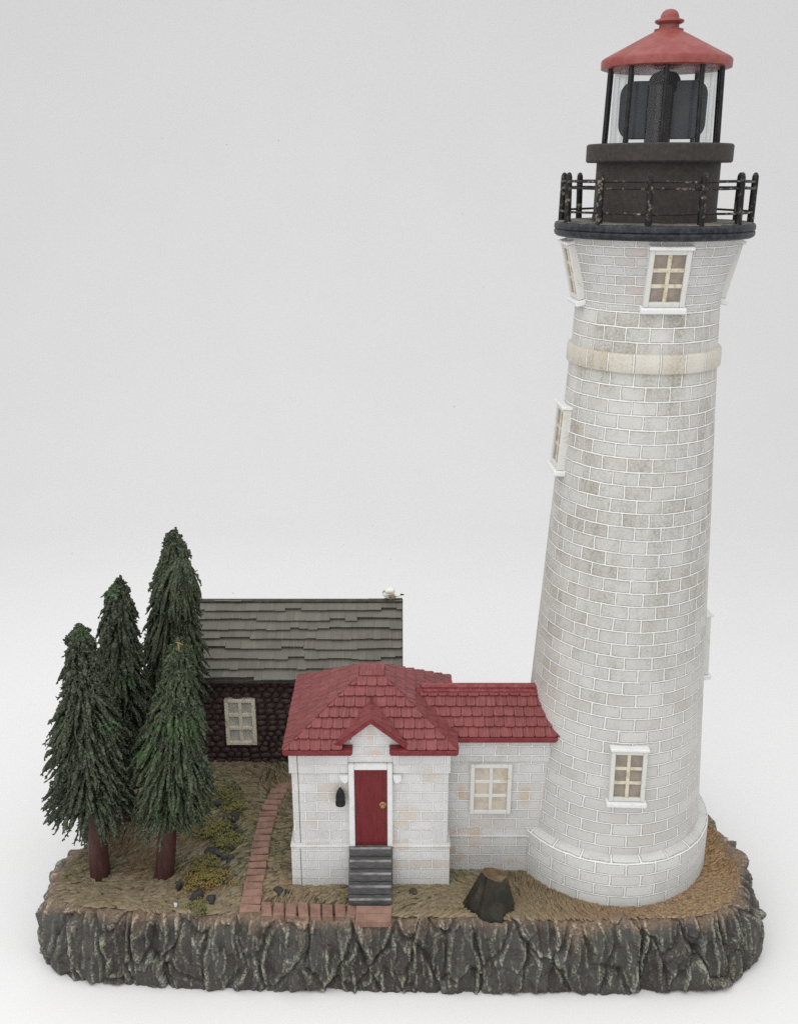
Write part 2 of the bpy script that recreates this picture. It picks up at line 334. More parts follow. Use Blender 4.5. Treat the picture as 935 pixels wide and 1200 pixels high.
# ------------------------------------------------------------------ geometry
class G:
    def __init__(s): s.v = []; s.f = []; s.uv = {}
    def add(s, vs, fs, uvs=None):
        o = len(s.v); s.v += [tuple(p) for p in vs]
        for i, f in enumerate(fs):
            if uvs is not None: s.uv[len(s.f)] = uvs[i]
            s.f.append([k + o for k in f])
        return s
    def box(s, x0, x1, y0, y1, z0, z1, ch=0.0):
        if ch <= 0:
            vs = [(x, y, z) for z in (z0, z1) for y in (y0, y1) for x in (x0, x1)]
            return s.add(vs, [(0, 2, 3, 1), (4, 5, 7, 6), (0, 1, 5, 4), (2, 6, 7, 3), (0, 4, 6, 2), (1, 3, 7, 5)])
        # chamfered in all edges
        c = ch; vs = []; idx = {}
        X = (x0, x1); Y = (y0, y1); Z = (z0, z1)
        for i in (0, 1):
            for j in (0, 1):
                for k in (0, 1):
                    sx, sy, sz = (1, -1)[i], (1, -1)[j], (1, -1)[k]
                    idx[i, j, k, 0] = len(vs); vs.append((X[i], Y[j] + sy * c, Z[k] + sz * c))
                    idx[i, j, k, 1] = len(vs); vs.append((X[i] + sx * c, Y[j], Z[k] + sz * c))
                    idx[i, j, k, 2] = len(vs); vs.append((X[i] + sx * c, Y[j] + sy * c, Z[k]))
        fs = []
        def q(*k): fs.append([idx[a] for a in k])
        for i in (0, 1):
            q((i, 0, 0, 0), (i, 1, 0, 0), (i, 1, 1, 0), (i, 0, 1, 0))
            q((0, i, 0, 1), (1, i, 0, 1), (1, i, 1, 1), (0, i, 1, 1))
            q((0, 0, i, 2), (1, 0, i, 2), (1, 1, i, 2), (0, 1, i, 2))
        for i in (0, 1):
            for j in (0, 1):
                q((i, j, 0, 0), (i, j, 1, 0), (i, j, 1, 1), (i, j, 0, 1))
                q((i, 0, j, 0), (i, 1, j, 0), (i, 1, j, 2), (i, 0, j, 2))
                q((0, i, j, 1), (1, i, j, 1), (1, i, j, 2), (0, i, j, 2))
                for k in (0, 1): q((i, j, k, 0), (i, j, k, 1), (i, j, k, 2))
        return s.add(vs, fs)
    def prism(s, poly, a, b, fn):
        """poly of 2-D points swept from a to b; fn(p, t) gives the 3-D point"""
        n = len(poly)
        vs = [fn(p, a) for p in poly] + [fn(p, b) for p in poly]
        fs = [list(range(n))[::-1], list(range(n, 2 * n))] + [[i, (i + 1) % n, n + (i + 1) % n, n + i] for i in range(n)]
        return s.add(vs, fs)
    def lathe(s, prof, cx, cy, seg=64, uw=None, cap=True):
        n = len(prof); vs = []; fs = []; uvs = []
        for r, z in prof:
            for k in range(seg):
                a = 2 * PI * (k / seg) + PI / 2
                vs.append((cx + r * math.cos(a), cy + r * math.sin(a), z))
        for i in range(n - 1):
            for k in range(seg):
                k2 = (k + 1) % seg
                fs.append([i * seg + k, i * seg + k2, (i + 1) * seg + k2, (i + 1) * seg + k])
                u0 = (uw or 1) * k / seg; u1 = (uw or 1) * (k + 1) / seg
                uvs.append([(u0, prof[i][1]), (u1, prof[i][1]), (u1, prof[i + 1][1]), (u0, prof[i + 1][1])])
        if cap:
            if prof[0][0] > 1e-6: fs.append(list(range(seg))[::-1]); uvs.append([(0, 0)] * seg)
            if prof[-1][0] > 1e-6: fs.append([(n - 1) * seg + k for k in range(seg)]); uvs.append([(0, 0)] * seg)
        return s.add(vs, fs, uvs)
    def tube(s, pts, rad, seg=10, cap=True, closed=False):
        pts = [Vector(p) for p in pts]; n = len(pts); vs = []; fs = []
        rads = rad if hasattr(rad, '__len__') else [rad] * n
        ref = Vector((0.13, 0.31, 0.94))
        for i, p in enumerate(pts):
            if closed: d = pts[(i + 1) % n] - pts[i - 1]
            else: d = pts[min(i + 1, n - 1)] - pts[max(i - 1, 0)]
            d.normalize()
            if abs(d.dot(ref)) > 0.97: u = d.cross(Vector((1, 0, 0)))
            else: u = d.cross(ref)
            u.normalize(); w = d.cross(u)
            for k in range(seg):
                a = 2 * PI * k / seg
                vs.append(p + (u * math.cos(a) + w * math.sin(a)) * rads[i])
        for i in range(n if closed else n - 1):
            j = (i + 1) % n
            for k in range(seg):
                k2 = (k + 1) % seg
                fs.append([i * seg + k, i * seg + k2, j * seg + k2, j * seg + k])
        if cap and not closed:
            fs.append(list(range(seg))[::-1]); fs.append([(n - 1) * seg + k for k in range(seg)])
        return s.add(vs, fs)
    def ellipsoid(s, c, r, rot=None, nu=16, nv=10, fn=None):
        vs = []; fs = []
        for i in range(nv + 1):
            t = PI * i / nv
            for k in range(nu):
                a = 2 * PI * k / nu
                p = Vector((math.sin(t) * math.cos(a), math.sin(t) * math.sin(a), math.cos(t)))
                if fn: p = p * fn(p)
                p = Vector((p.x * r[0], p.y * r[1], p.z * r[2]))
                if rot is not None: p = rot @ p
                vs.append(p + Vector(c))
        for i in range(nv):
            for k in range(nu):
                k2 = (k + 1) % nu
                fs.append([i * nu + k, (i + 1) * nu + k, (i + 1) * nu + k2, i * nu + k2])
        return s.add(vs, fs)

def world_of(o):
    p = Vector((0, 0, 0))
    while o is not None: p = p + o.location; o = o.parent
    return p

def link(name, me, parent=None, loc=None):
    o = bpy.data.objects.new(name, me); COL.objects.link(o)
    if parent is not None: o.parent = parent
    if loc is not None: o.location = loc
    return o

def mesh_obj(name, g, mat, parent=None, smooth=True, angle=35, bevel=0, origin=None, mats=None, fmat=None):
    """one mesh object; geometry is given in scene coordinates"""
    off = world_of(parent) if parent is not None else Vector(origin or (0, 0, 0))
    me = bpy.data.meshes.new(name)
    me.from_pydata([(a - off.x, b - off.y, c - off.z) for a, b, c in g.v], [], g.f)
    me.materials.append(mat)
    for m in (mats or []): me.materials.append(m)
    uvl = me.uv_layers.new(name='UVMap')
    data = np.zeros(len(me.loops) * 2, np.float32)
    for p in me.polygons:
        cu = g.uv.get(p.index)
        n = p.normal
        for q, li in enumerate(p.loop_indices):
            if cu is not None: u = cu[q]
            else:
                x, y, z = g.v[me.loops[li].vertex_index]
                u = (x, z) if abs(n.y) >= max(abs(n.x), abs(n.z)) else ((y, z) if abs(n.x) >= abs(n.z) else (x, y))
            data[2 * li] = u[0]; data[2 * li + 1] = u[1]
    uvl.data.foreach_set('uv', data)
    if fmat:
        for i, p in enumerate(me.polygons): p.material_index = fmat[i]
    import bmesh
    bm = bmesh.new(); bm.from_mesh(me); bmesh.ops.recalc_face_normals(bm, faces=bm.faces); bm.to_mesh(me); bm.free()
    if smooth:
        me.polygons.foreach_set('use_smooth', [True] * len(me.polygons))
        me.set_sharp_from_angle(angle=math.radians(angle))
    o = link(name, me, parent, None if parent is not None else off)
    if bevel:
        b = o.modifiers.new('Bevel', 'BEVEL'); b.width = bevel; b.segments = 2; b.limit_method = 'ANGLE'; b.angle_limit = math.radians(40)
    return o

def np_mesh(name, V, F, mat, parent=None, smooth=True, origin=None, colors=None):
    off = world_of(parent) if parent is not None else Vector(origin or (0, 0, 0))
    V = np.asarray(V, np.float32) - np.array(off, np.float32); F = np.asarray(F, np.int32)
    me = bpy.data.meshes.new(name)
    k = F.shape[1]
    me.vertices.add(len(V)); me.vertices.foreach_set('co', V.ravel())
    me.loops.add(F.size); me.loops.foreach_set('vertex_index', F.ravel())
    me.polygons.add(len(F)); me.polygons.foreach_set('loop_start', np.arange(0, F.size, k, dtype=np.int32))
    me.polygons.foreach_set('use_smooth', np.full(len(F), smooth))
    me.update(calc_edges=True); me.validate()
    if colors is not None:
        ca = me.color_attributes.new('paint', 'FLOAT_COLOR', 'POINT')
        ca.data.foreach_set('color', np.asarray(colors, np.float32).ravel())
    me.materials.append(mat)
    return link(name, me, parent, None if parent is not None else off)

def thing(name, label, cat, loc, group=None):
    o = bpy.data.objects.new(name, None); COL.objects.link(o); o.location = loc
    o.empty_display_size = 0.1
    return tag(o, label, cat, group)
def tag(o, label, cat, group=None):
    o['label'] = label; o['category'] = cat
    if group: o['group'] = group
    return o

# ------------------------------------------------------------------ backdrop
g = G()
prof = [(-9.0, ZT), (6.5, ZT)]
R = 7.5
for i in range(1, 49):
    a = PI / 2 * i / 48
    prof.append((6.5 + R * math.sin(a), ZT + R * (1 - math.cos(a))))
prof.append((14.0, 18.0))
vs = [(x, y, z) for x in (-20, 20) for y, z in prof]; n = len(prof)
g.add(vs, [[i, i + 1, n + i + 1, n + i] for i in range(n - 1)])
bd = mesh_obj('backdrop', g, M['paper'], smooth=True, angle=60)
bd['kind'] = 'structure'

# ------------------------------------------------------------------ rocky base
base = thing('rocky_base', 'dark rugged rock-textured base with a grassy top carrying the whole lighthouse scene', 'display base', (0, 0.3, ZT))
OUT = [(-1.50, -0.675), (-0.7, -0.715), (0.0, -0.725), (0.7, -0.735), (1.2, -0.735), (1.65, -0.715), (1.90, -0.60), (2.02, -0.38), (2.06, -0.10),
       (2.00, 0.20), (1.94, 0.45), (1.80, 0.90), (1.45, 1.40), (0.6, 1.72), (-0.6, 1.80), (-1.45, 1.68), (-1.80, 1.2), (-1.93, 0.6),
       (-1.92, 0.10), (-1.98, -0.15), (-2.00, -0.40), (-1.86, -0.605)]
def catmull(P, per):
    n = len(P); out = []
    for i in range(n):
        p0, p1, p2, p3 = (np.array(P[(i + k) % n]) for k in (-1, 0, 1, 2))
        for t in np.linspace(0, 1, per, endpoint=False):
            out.append(0.5 * ((2 * p1) + (p2 - p0) * t + (2 * p0 - 5 * p1 + 4 * p2 - p3) * t * t + (3 * p1 - p0 - 3 * p2 + p3) * t ** 3))
    return np.array(out)
cur = catmull(OUT, 60)
seg = np.linalg.norm(np.roll(cur, -1, 0) - cur, axis=1); cum = np.concatenate([[0], np.cumsum(seg)]); PER = cum[-1]
NU = 1500
su = np.linspace(0, PER, NU, endpoint=False)
ring = np.stack([np.interp(su, cum, np.append(cur[:, k], cur[0, k])) for k in (0, 1)], 1)
tan = np.roll(ring, -4, 0) - np.roll(ring, 4, 0); tan /= np.linalg.norm(tan, axis=1)[:, None]
nor = np.stack([tan[:, 1], -tan[:, 0]], 1)
NV = 64
tv = np.linspace(0, 1, NV)
# profile: inner lip, rounded shoulder, face
prof_o = np.interp(tv, [0, .06, .14, .24, .34, 0.6, 0.9, 1], [-.15, -.085, -.040, -.006, .014, .045, .070, .066])
prof_z = np.interp(tv, [0, .06, .14, .24, .34, 0.6, 0.9, 1], [-.03, -.004, -.014, -.055, -.105, -.23, -.365, ZT])
U, Vv = np.meshgrid(su, tv, indexing='ij')
PX = int(round(PER / 0.165)); k = PX / PER
wx = (vnoise(U * 2 * k, Vv * 3.0, 5, PX * 2) - .5) * 1.0 + (vnoise(U * 5 * k, Vv * 8, 6, PX * 5) - .5) * 0.45
wy = (vnoise(U * 2 * k, Vv * 3.0, 8, PX * 2) - .5) * 1.1
uu = U * k * 1 + wx * 0.30 + (Vv - .5) * 0.35 * np.sin(U * 1.7); yy = Vv * 1.45 + wy * 0.40 + 0.35 * np.sin(U * 3.1)
f1, f2, ids, dx, dy = voro(uu, yy, 21, PX)
crack = np.exp(-(f2 - f1) / 0.065)
edge = np.exp(-((f2 - f1) - 0.24) ** 2 / 0.010)
f1b, f2b, idb, dxb, dyb = voro(U * k * 2.6 + wx * 1.8, Vv * 4.6 + wy * 2.2, 33, int(PX * 2.6)) if False else voro(U * k * 3 + wx * 0.8, Vv * 3.4 + wy * 0.9, 33, PX * 3)
crackb = np.exp(-(f2b - f1b) / 0.07)
ribs = 1 - np.abs(2 * vnoise(U * k * 2 + wx * .7, Vv * 1.1 + wy * .3, 44, PX * 2) - 1)
disp = 0.032 * (ids[0] - .5) + dx * (ids[1] - .5) * 0.150 + dy * (ids[2] - .5) * 0.075 - 0.040 * crack + 0.010 * edge
disp += 0.011 * (idb[0] - .5) + dxb * (idb[1] - .5) * 0.062 + dyb * (idb[2] - .5) * 0.040 - 0.009 * crackb
sharp = 1 - np.abs(2 * vnoise(U * k * 5 + wx * 1.0, Vv * 1.6 + wy * .6, 46, PX * 5) - 1)
sharp2 = 1 - np.abs(2 * vnoise(U * k * 11 + wx * 1.4, Vv * 4 + wy * 1.0, 47, PX * 11) - 1)
disp += 0.020 * (sharp ** 2 - .35) + 0.010 * (sharp2 - .5)
disp += 0.050 * (ribs ** 2 - .4) + 0.010 * (fbm(U * k * 8, Vv * 18, 60, 3) - .45)
amt = np.interp(tv, [0, .06, .16, .3, .75, 1], [0.0, .22, .75, 1.0, .85, .45])[None, :]
disp = disp * amt * 0.82
X = ring[:, None, 0] + nor[:, None, 0] * (prof_o[None] + disp)
Y = ring[:, None, 1] + nor[:, None, 1] * (prof_o[None] + disp)
ragg = (vnoise(su * k * 2, su * 0, 71, PX * 2) - .5) * 0.05 + (vnoise(su * k * 6, su * 0, 72, PX * 6) - .5) * 0.03
Z = prof_z[None] + ragg[:, None] * np.interp(tv, [0, .07, .2, .4, 1], [0, .5, 1, .4, 0])[None] + disp * np.interp(tv, [0, .1, .25, 1], [.4, .4, .25, 0])[None]
Z[:, -1] = ZT + 0.002
lift = np.clip(vnoise(su * k * 0.8, su * 0, 75, None) - .55, 0, 1) * 0.05
Z[:, -3:] += lift[:, None] * np.array([.4, .8, 1])[None]
def blur(a, n):
    b = a.copy()
    for _ in range(n):
        b = (np.roll(b, 1, 0) + np.roll(b, -1, 0) + b * 2) / 4
        c = np.pad(b, ((0, 0), (1, 1)), mode='edge'); b = (c[:, :-2] + c[:, 2:] + b * 2) / 4
    return b
cvx = disp - blur(disp, 14)
cv2 = disp - blur(disp, 3)
ridge = np.clip(cvx / 0.0115 - 0.50, 0, 1) * .62 + np.clip(cv2 / 0.0030 - .60, 0, 1) * .55
topm = np.interp(tv, [0, .1, .25, .45, .6, 1], [1, .85, .48, .22, .06, 0])[None] + (vnoise(U * k, Vv * 2, 80, PX) - .5) * 0.3
colr = np.stack([np.clip(ridge, 0, 1), np.clip(topm, 0, 1), ids[0], np.ones_like(ridge)], -1).reshape(-1, 4)
V3 = np.stack([X, Y, Z], -1).reshape(-1, 3)
i0 = (np.arange(NU)[:, None] * NV + np.arange(NV - 1)[None]).ravel()
i1 = ((np.arange(NU)[:, None] + 1) % NU * NV + np.arange(NV - 1)[None]).ravel()
F = np.stack([i0, i0 + 1, i1 + 1, i1], 1)
np_mesh('rock_side', V3, F, M['rock'], base, colors=colr)

# grassy top: a gently rolling sheet with thousands of moulded grass strokes in one skin
def inside(px, py, poly):
    c = np.zeros(px.shape, bool); n = len(poly); j = n - 1
    for i in range(n):
        xi, yi = poly[i]; xj, yj = poly[j]
        m = ((yi > py) != (yj > py)) & (px < (xj - xi) * (py - yi) / (yj - yi + 1e-12) + xi)
        c ^= m; j = i
    return c
def ground_z(x, y):
    return (fbm(x * 2.2 + 9, y * 2.2 + 4, 90, 3) - .44) * 0.030 - 0.004
inner = ring + nor * (-0.105)
poly_in = (ring + nor * (-0.065))[::10]
gx, gy = np.meshgrid(np.arange(-2.05, 2.1, 0.022), np.arange(-0.75, 1.8, 0.022), indexing='ij')
gz = ground_z(gx, gy)
ok = inside(gx, gy, ring[::10] + nor[::10] * (-0.06))
idx = np.arange(gx.size).reshape(gx.shape)
q = np.stack([idx[:-1, :-1], idx[1:, :-1], idx[1:, 1:], idx[:-1, 1:]], -1).reshape(-1, 4)
okq = ok.ravel()[q].all(1); q = q[okq]
VG = np.stack([gx, gy, gz], -1).reshape(-1, 3)
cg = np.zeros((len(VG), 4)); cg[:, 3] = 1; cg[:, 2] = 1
cg[:, 1] = np.clip((vnoise(VG[:, 0] * 4, VG[:, 1] * 4, 95) - .6) * 2, 0, 0.5)
used = np.unique(q); remap = -np.ones(len(VG), int); remap[used] = np.arange(len(used))
VG = VG[used]; cg = cg[used]; q = remap[q]
# strokes
NS = 40000
sx = np.concatenate([RNG.uniform(-2.0, 2.05, NS - 13000), RNG.uniform(0.3, 2.05, 13000)]); sy = RNG.uniform(-0.72, 1.1, NS)
keep = inside(sx, sy, poly_in)
keep &= ~((sx > -0.57) & (sx < 0.26) & (sy > -0.40) & (sy < 0.3)) & ~((np.hypot(sx - TX, sy)) < 0.57) & ~((sx > 0.2) & (sx < 0.9) & (sy > -0.27) & (sy < 0.2))
keep &= ~((sx > -0.885) & (sx < -0.775) & (sy > -0.66) & (sy < 0.50)) & ~((sx > -0.80) & (sx < -0.05) & (sy > -0.70) & (sy < -0.565))
sx = sx[keep]; sy = sy[keep]; n = len(sx)
rightness = np.clip((sx - 0.6) / 0.8, 0, 1)
flow = (fbm(sx * 1.5 + 3, sy * 1.5, 101, 2) - .4) * 7.0 + RNG.normal(0, 0.15, n)
flow = np.where(sx < -0.95, flow * 0.75 + 0.5, flow)
# around the tower the strokes lie round it
tw = np.arctan2(sy, sx - TX); near = np.exp(-(np.hypot(sx - TX, sy) - 0.6) / 0.25) * (sx > 0.5)
flow = flow * (1 - np.clip(near, 0, 1)) + (tw + 0.5) * np.clip(near, 0, 1)
ln = RNG.uniform(0.022, 0.046, n) * (1 - 0.62 * rightness); wd = RNG.uniform(0.0032, 0.0054, n) * (1 - .2 * rightness); ht = RNG.uniform(0.008, 0.023, n) * (1 - .40 * rightness)
curl = 0.35 + RNG.normal(0, 0.25, n)
z0 = ground_z(sx, sy)
cols = []; pts = []
for t, wf, hf in ((-1, 0.3, 0.0), (-0.2, 1, 0.9), (0.65, .85, 1.0), (1.0, .2, 0.3)):
    a = flow + curl * t
    cx_ = sx + np.cos(flow + curl * t * .5) * ln * t; cy_ = sy + np.sin(flow + curl * t * .5) * ln * t
    nx_ = -np.sin(a); ny_ = np.cos(a)
    zz = z0
    pts.append(np.stack([cx_ + nx_ * wd * wf, cy_ + ny_ * wd * wf, zz - 0.003], -1))
    pts.append(np.stack([cx_, cy_, zz + ht * hf], -1))
    pts.append(np.stack([cx_ - nx_ * wd * wf, cy_ - ny_ * wd * wf, zz - 0.003], -1))
P = np.stack(pts, 1)              # n x 12 x 3
hl = (RNG.random(n) ** 2)
cs = np.zeros((n, 12, 4)); cs[..., 3] = 1
for r in range(4): cs[:, r * 3 + 1, 0] = hl * (0.25 + 0.25 * r)
cs[..., 1] = (np.clip((vnoise(sx * 4, sy * 4, 95) - .6) * 2, 0, 0.5))[:, None]
fq = []
for r in range(3):
    for a in (0, 1): fq.append([r * 3 + a, r * 3 + a + 1, r * 3 + 4 + a, r * 3 + 3 + a])
fq = np.array(fq)
FS = (np.arange(n)[:, None, None] * 12 + fq[None]).reshape(-1, 4) + len(VG)
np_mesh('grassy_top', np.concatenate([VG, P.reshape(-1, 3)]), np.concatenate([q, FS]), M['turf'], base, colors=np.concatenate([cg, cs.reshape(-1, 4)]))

# ------------------------------------------------------------------ brick path
g = G()
def pbrick(c, ax, hw, hl_, h=0.024):
    """one path brick: centre, direction of its long side, half long side, half short side"""
    ca, sa = math.cos(ax), math.sin(ax)
    zb = float(ground_z(np.array(c[0]), np.array(c[1])))
    j = lambda s=0.004: rnd.uniform(-s, s)
    tilt = rnd.uniform(-0.005, 0.005)
    vs = []
    for z, ins in ((zb - 0.02, 0), (zb + h - 0.005, 0), (zb + h, 0.005)):
        for sx_, sy_ in ((-1, -1), (1, -1), (1, 1), (-1, 1)):
            u = sx_ * (hw - ins) + j(); v = sy_ * (hl_ - ins) + j(0.002)
            vs.append((c[0] + u * ca - v * sa, c[1] + u * sa + v * ca, z + (tilt * sx_ + (0.004 * sy_) if z > zb else 0) + j(.0015)))
    fs = [[0, 1, 5, 4], [1, 2, 6, 5], [2, 3, 7, 6], [3, 0, 4, 7], [4, 5, 9, 8], [5, 6, 10, 9], [6, 7, 11, 10], [7, 4, 8, 11], [8, 9, 10, 11]]
    g.add(vs, fs)
NB = 19
for i in range(NB):
    t = i / (NB - 1)
    y = -0.615 + t * 1.085
    x = -0.820 - 0.010 * math.sin(t * 3) + (0.035 * max(0, t - 0.8) / 0.2)
    pbrick((x, y), 0.05 - 0.30 * max(0, t - .75) + rnd.uniform(-.04, .04), 0.054, 0.0208 if t > .2 else 0.024)
pbrick((-0.765, 0.520), 0.5, 0.05, 0.028); pbrick((-0.705, 0.535), 1.2, 0.045, 0.03)
for i in range(7):
    pbrick((-0.730 + i * 0.068, -0.607 - 0.004 * i), PI / 2 + 0.12 + rnd.uniform(-.05, .05), 0.050, 0.0285, 0.013 + rnd.uniform(0, .005))
pbrick((-0.262, -0.640), PI / 2, 0.045, 0.022)
pbrick((-0.140, -0.628), rnd.uniform(-.02, .02), 0.10, 0.026); pbrick((-0.140, -0.686), rnd.uniform(-.02, .02), 0.098, 0.026)
pth = mesh_obj('brick_path', g, M['path'], origin=(-0.6, -0.3, 0), angle=30)
pth['kind'] = 'structure'

# ------------------------------------------------------------------ windows
def window(parent, c, right, up, nrm, w, h, mat_f, mat_p, sill=True, lintel=True, depth=0.03, bt=0.020, mt=0.013, sill_w=0.02, pane_d=0.006, mat_b=None):
    """six-light window standing on a wall at c (centre, on the wall skin)"""
    c = Vector(c); right = Vector(right).normalized(); up = Vector(up).normalized(); nrm = Vector(nrm).normalized()
    def B(g, u0, u1, v0, v1, d0, d1, ch=0.003):
        b = G(); b.box(u0, u1, d0, d1, v0, v1, ch)
        vs = [c + right * p[0] + nrm * p[1] + up * p[2] for p in b.v]
        g.add(vs, b.f)
    g = G(); a, b_ = w / 2, h / 2; dd = -0.02
    B(g, -a, -a + bt, -b_, b_, dd, depth); B(g, a - bt, a, -b_, b_, dd, depth)
    B(g, -a + bt - .001, a - bt + .001, b_ - bt, b_, dd, depth - .002); B(g, -a + bt - .001, a - bt + .001, -b_, -b_ + bt, dd, depth - .002)
    f = mesh_obj('window', g, mat_f, parent, angle=30)
    g = G()
    B(g, -mt / 2, mt / 2, -b_ + bt - .001, b_ - bt + .001, dd, depth - 0.007)
    ih = h - 2 * bt
    for k_ in (1, 2):
        v = -b_ + bt + ih * k_ / 3
        B(g, -a + bt - .001, a - bt + .001, v - mt / 2, v + mt / 2, dd, depth - 0.010)
    mesh_obj('glazing_bars', g, mat_b or mat_f, f, angle=30)
    g = G(); B(g, -a + bt * .6, a - bt * .6, -b_ + bt * .6, b_ - bt * .6, -0.018, pane_d, 0)
    mesh_obj('pane', g, mat_p, f, angle=30)
    if sill:
        g = G(); B(g, -a - sill_w, a + sill_w, -b_ - 0.030, -b_ - .001, dd, depth + 0.016, 0.006); mesh_obj('sill', g, M['trim'], f, angle=30)
    if lintel:
        g = G(); B(g, -a - sill_w * .6, a + sill_w * .6, b_ + .001, b_ + 0.018, dd, depth + 0.012, 0.004); mesh_obj('lintel', g, M['trim'], f, angle=30)
    return f

# ------------------------------------------------------------------ lighthouse
lh = thing('lighthouse', 'tall white brick lighthouse with a red lantern roof and black gallery railing', 'lighthouse', (TX, 0, 0))
def rwall(z): return float(np.interp(z, [0.28, 1.07, 1.607, 2.109, 2.583, 2.854, 3.072, 3.201, 3.255, 3.30, 3.369, 3.43, 3.492, 3.57],
                                     [0.530, 0.4815, 0.449, 0.4195, 0.3895, 0.373, 0.360, 0.3535, 0.3530, 0.3565, 0.3700, 0.3870, 0.4060, 0.4300]))
SEG = 160
UW = 20 * 0.1335
zs = [0.28 + (3.245 - 0.28) * i / 90 for i in range(91)]
mesh_obj('tower_wall', G().lathe([(rwall(z), z) for z in zs], TX, 0, SEG, UW), M['tower'], lh, angle=50)
zs = [3.235 + (3.575 - 3.235) * i / 24 for i in range(25)]
mesh_obj('flared_top', G().lathe([(rwall(z) + 0.0015, z) for z in zs], TX, 0, SEG, 24 * 0.105), M['tower_top'], lh, angle=50)
mesh_obj('plinth', G().lathe([(0.592, -0.03), (0.590, 0.0), (0.5865, 0.262), (0.5830, 0.276), (0.570, 0.287), (0.545, 0.296), (0.522, 0.300)], TX, 0, SEG, 22 * 0.1335, cap=False), M['plinth'], lh, angle=50)
mesh_obj('stone_band', G().lathe([(0.355, 2.930), (0.381, 2.932), (0.3840, 2.938), (0.3825, 3.012), (0.378, 3.021), (0.355, 3.024)], TX, 0, SEG, 19 * 0.125, cap=False), M['band'], lh, angle=40)
# windows: slope of the wall at height z
def tower_window(ang, z, w, h, depth=0.034, pd=0.017):
    dr = (rwall(z + h * .4) - rwall(z - h * .4)) / (h * .8)
    rad = Vector((math.cos(ang), math.sin(ang), 0)); upv = (Vector((0, 0, 1)) + rad * dr).normalized()
    rt = Vector((-math.sin(ang), math.cos(ang), 0)); nr = rt.cross(upv) if rt.cross(upv).dot(rad) > 0 else upv.cross(rt)
    c = Vector((TX, 0, z)) + rad * (rwall(z) - 0.004)
    return window(lh, c, rt, upv, nr, w, h, M['frame'], M['pane'], depth=depth, bt=0.023, mt=0.019, sill_w=0.012, pane_d=pd, mat_b=M['bars'])
SOUTH = -PI / 2
tower_window(SOUTH - 0.045, 0.795, 0.190, 0.300)
tower_window(SOUTH - 0.030, 3.385, 0.190, 0.270)
tower_window(PI + 0.05, 2.535, 0.190, 0.320, 0.030, 0.019)
tower_window(PI + 0.05, 3.385, 0.190, 0.270, 0.032, 0.020)
tower_window(0.12, 1.320, 0.190, 0.360)
tower_window(0.14, 3.385, 0.190, 0.270)
# gallery
mesh_obj('gallery_deck', G().lathe([(0.40, 3.545), (0.463, 3.548), (0.475, 3.556), (0.4785, 3.566), (0.4780, 3.576), (0.4725, 3.581), (0.4785, 3.586), (0.4785, 3.602), (0.474, 3.612), (0.464, 3.615)], TX, 0, 128), M['deck'], lh, angle=50)
mesh_obj('dusty_floor', G().lathe([(0.461, 3.612), (0.459, 3.618), (0.20, 3.619)], TX, 0, 96, cap=False), M['deck_dust'], lh)
mesh_obj('watch_room', G().lathe([(0.300, 3.61), (0.298, 3.63), (0.292, 3.66), (0.290, 3.90)], TX, 0, 96), M['charcoal'], lh)
mesh_obj('lantern_gallery', G().lathe([(0.285, 3.885), (0.336, 3.886), (0.3425, 3.893), (0.3425, 3.962), (0.336, 3.969), (0.20, 3.970)], TX, 0, 96), M['charcoal'], lh)
RP = 0.449
for i in range(12):
    a = SOUTH - 0.29 + i * PI / 6
    x, y = TX + RP * math.cos(a), RP * math.sin(a)
    tx_, ty_ = rnd.uniform(-.006, .006), rnd.uniform(-.006, .006)
    zs = [3.60, 3.70, 3.80, 3.825, 3.838, 3.843]; rr = [0.0165, 0.016, 0.0157, 0.015, 0.010, 0.003]
    mesh_obj('railing_post', G().tube([(x + tx_ * (z - 3.6) / .24, y + ty_ * (z - 3.6) / .24, z) for z in zs], rr, 12), M['black'], lh, angle=60)
for z in (3.665, 3.772, 3.802):
    pts = []
    for i in range(96):
        a = 2 * PI * i / 96; w_ = 0.0018 * math.sin(a * 6 + z * 30)
        pts.append((TX + RP * math.cos(a), RP * math.sin(a), z + w_ * 0.6))
    mesh_obj('railing_rail', G().tube(pts, 0.0055, 8, closed=True), M['black'], lh)
# lantern
ZL0, ZL1 = 3.970, 4.305
for i in range(10):
    a = SOUTH - 0.225 + i * PI / 5
    mesh_obj('lantern_post', G().tube([(TX + 0.272 * math.cos(a), 0.272 * math.sin(a), ZL0), (TX + 0.262 * math.cos(a), 0.262 * math.sin(a), ZL1 + .005)], 0.0115, 10), M['lamp_black'], lh, angle=50)
mesh_obj('lantern_glass', G().lathe([(0.236, ZL0 + .001), (0.232, ZL1)], TX, 0, 96, cap=False), M['glass'], lh)
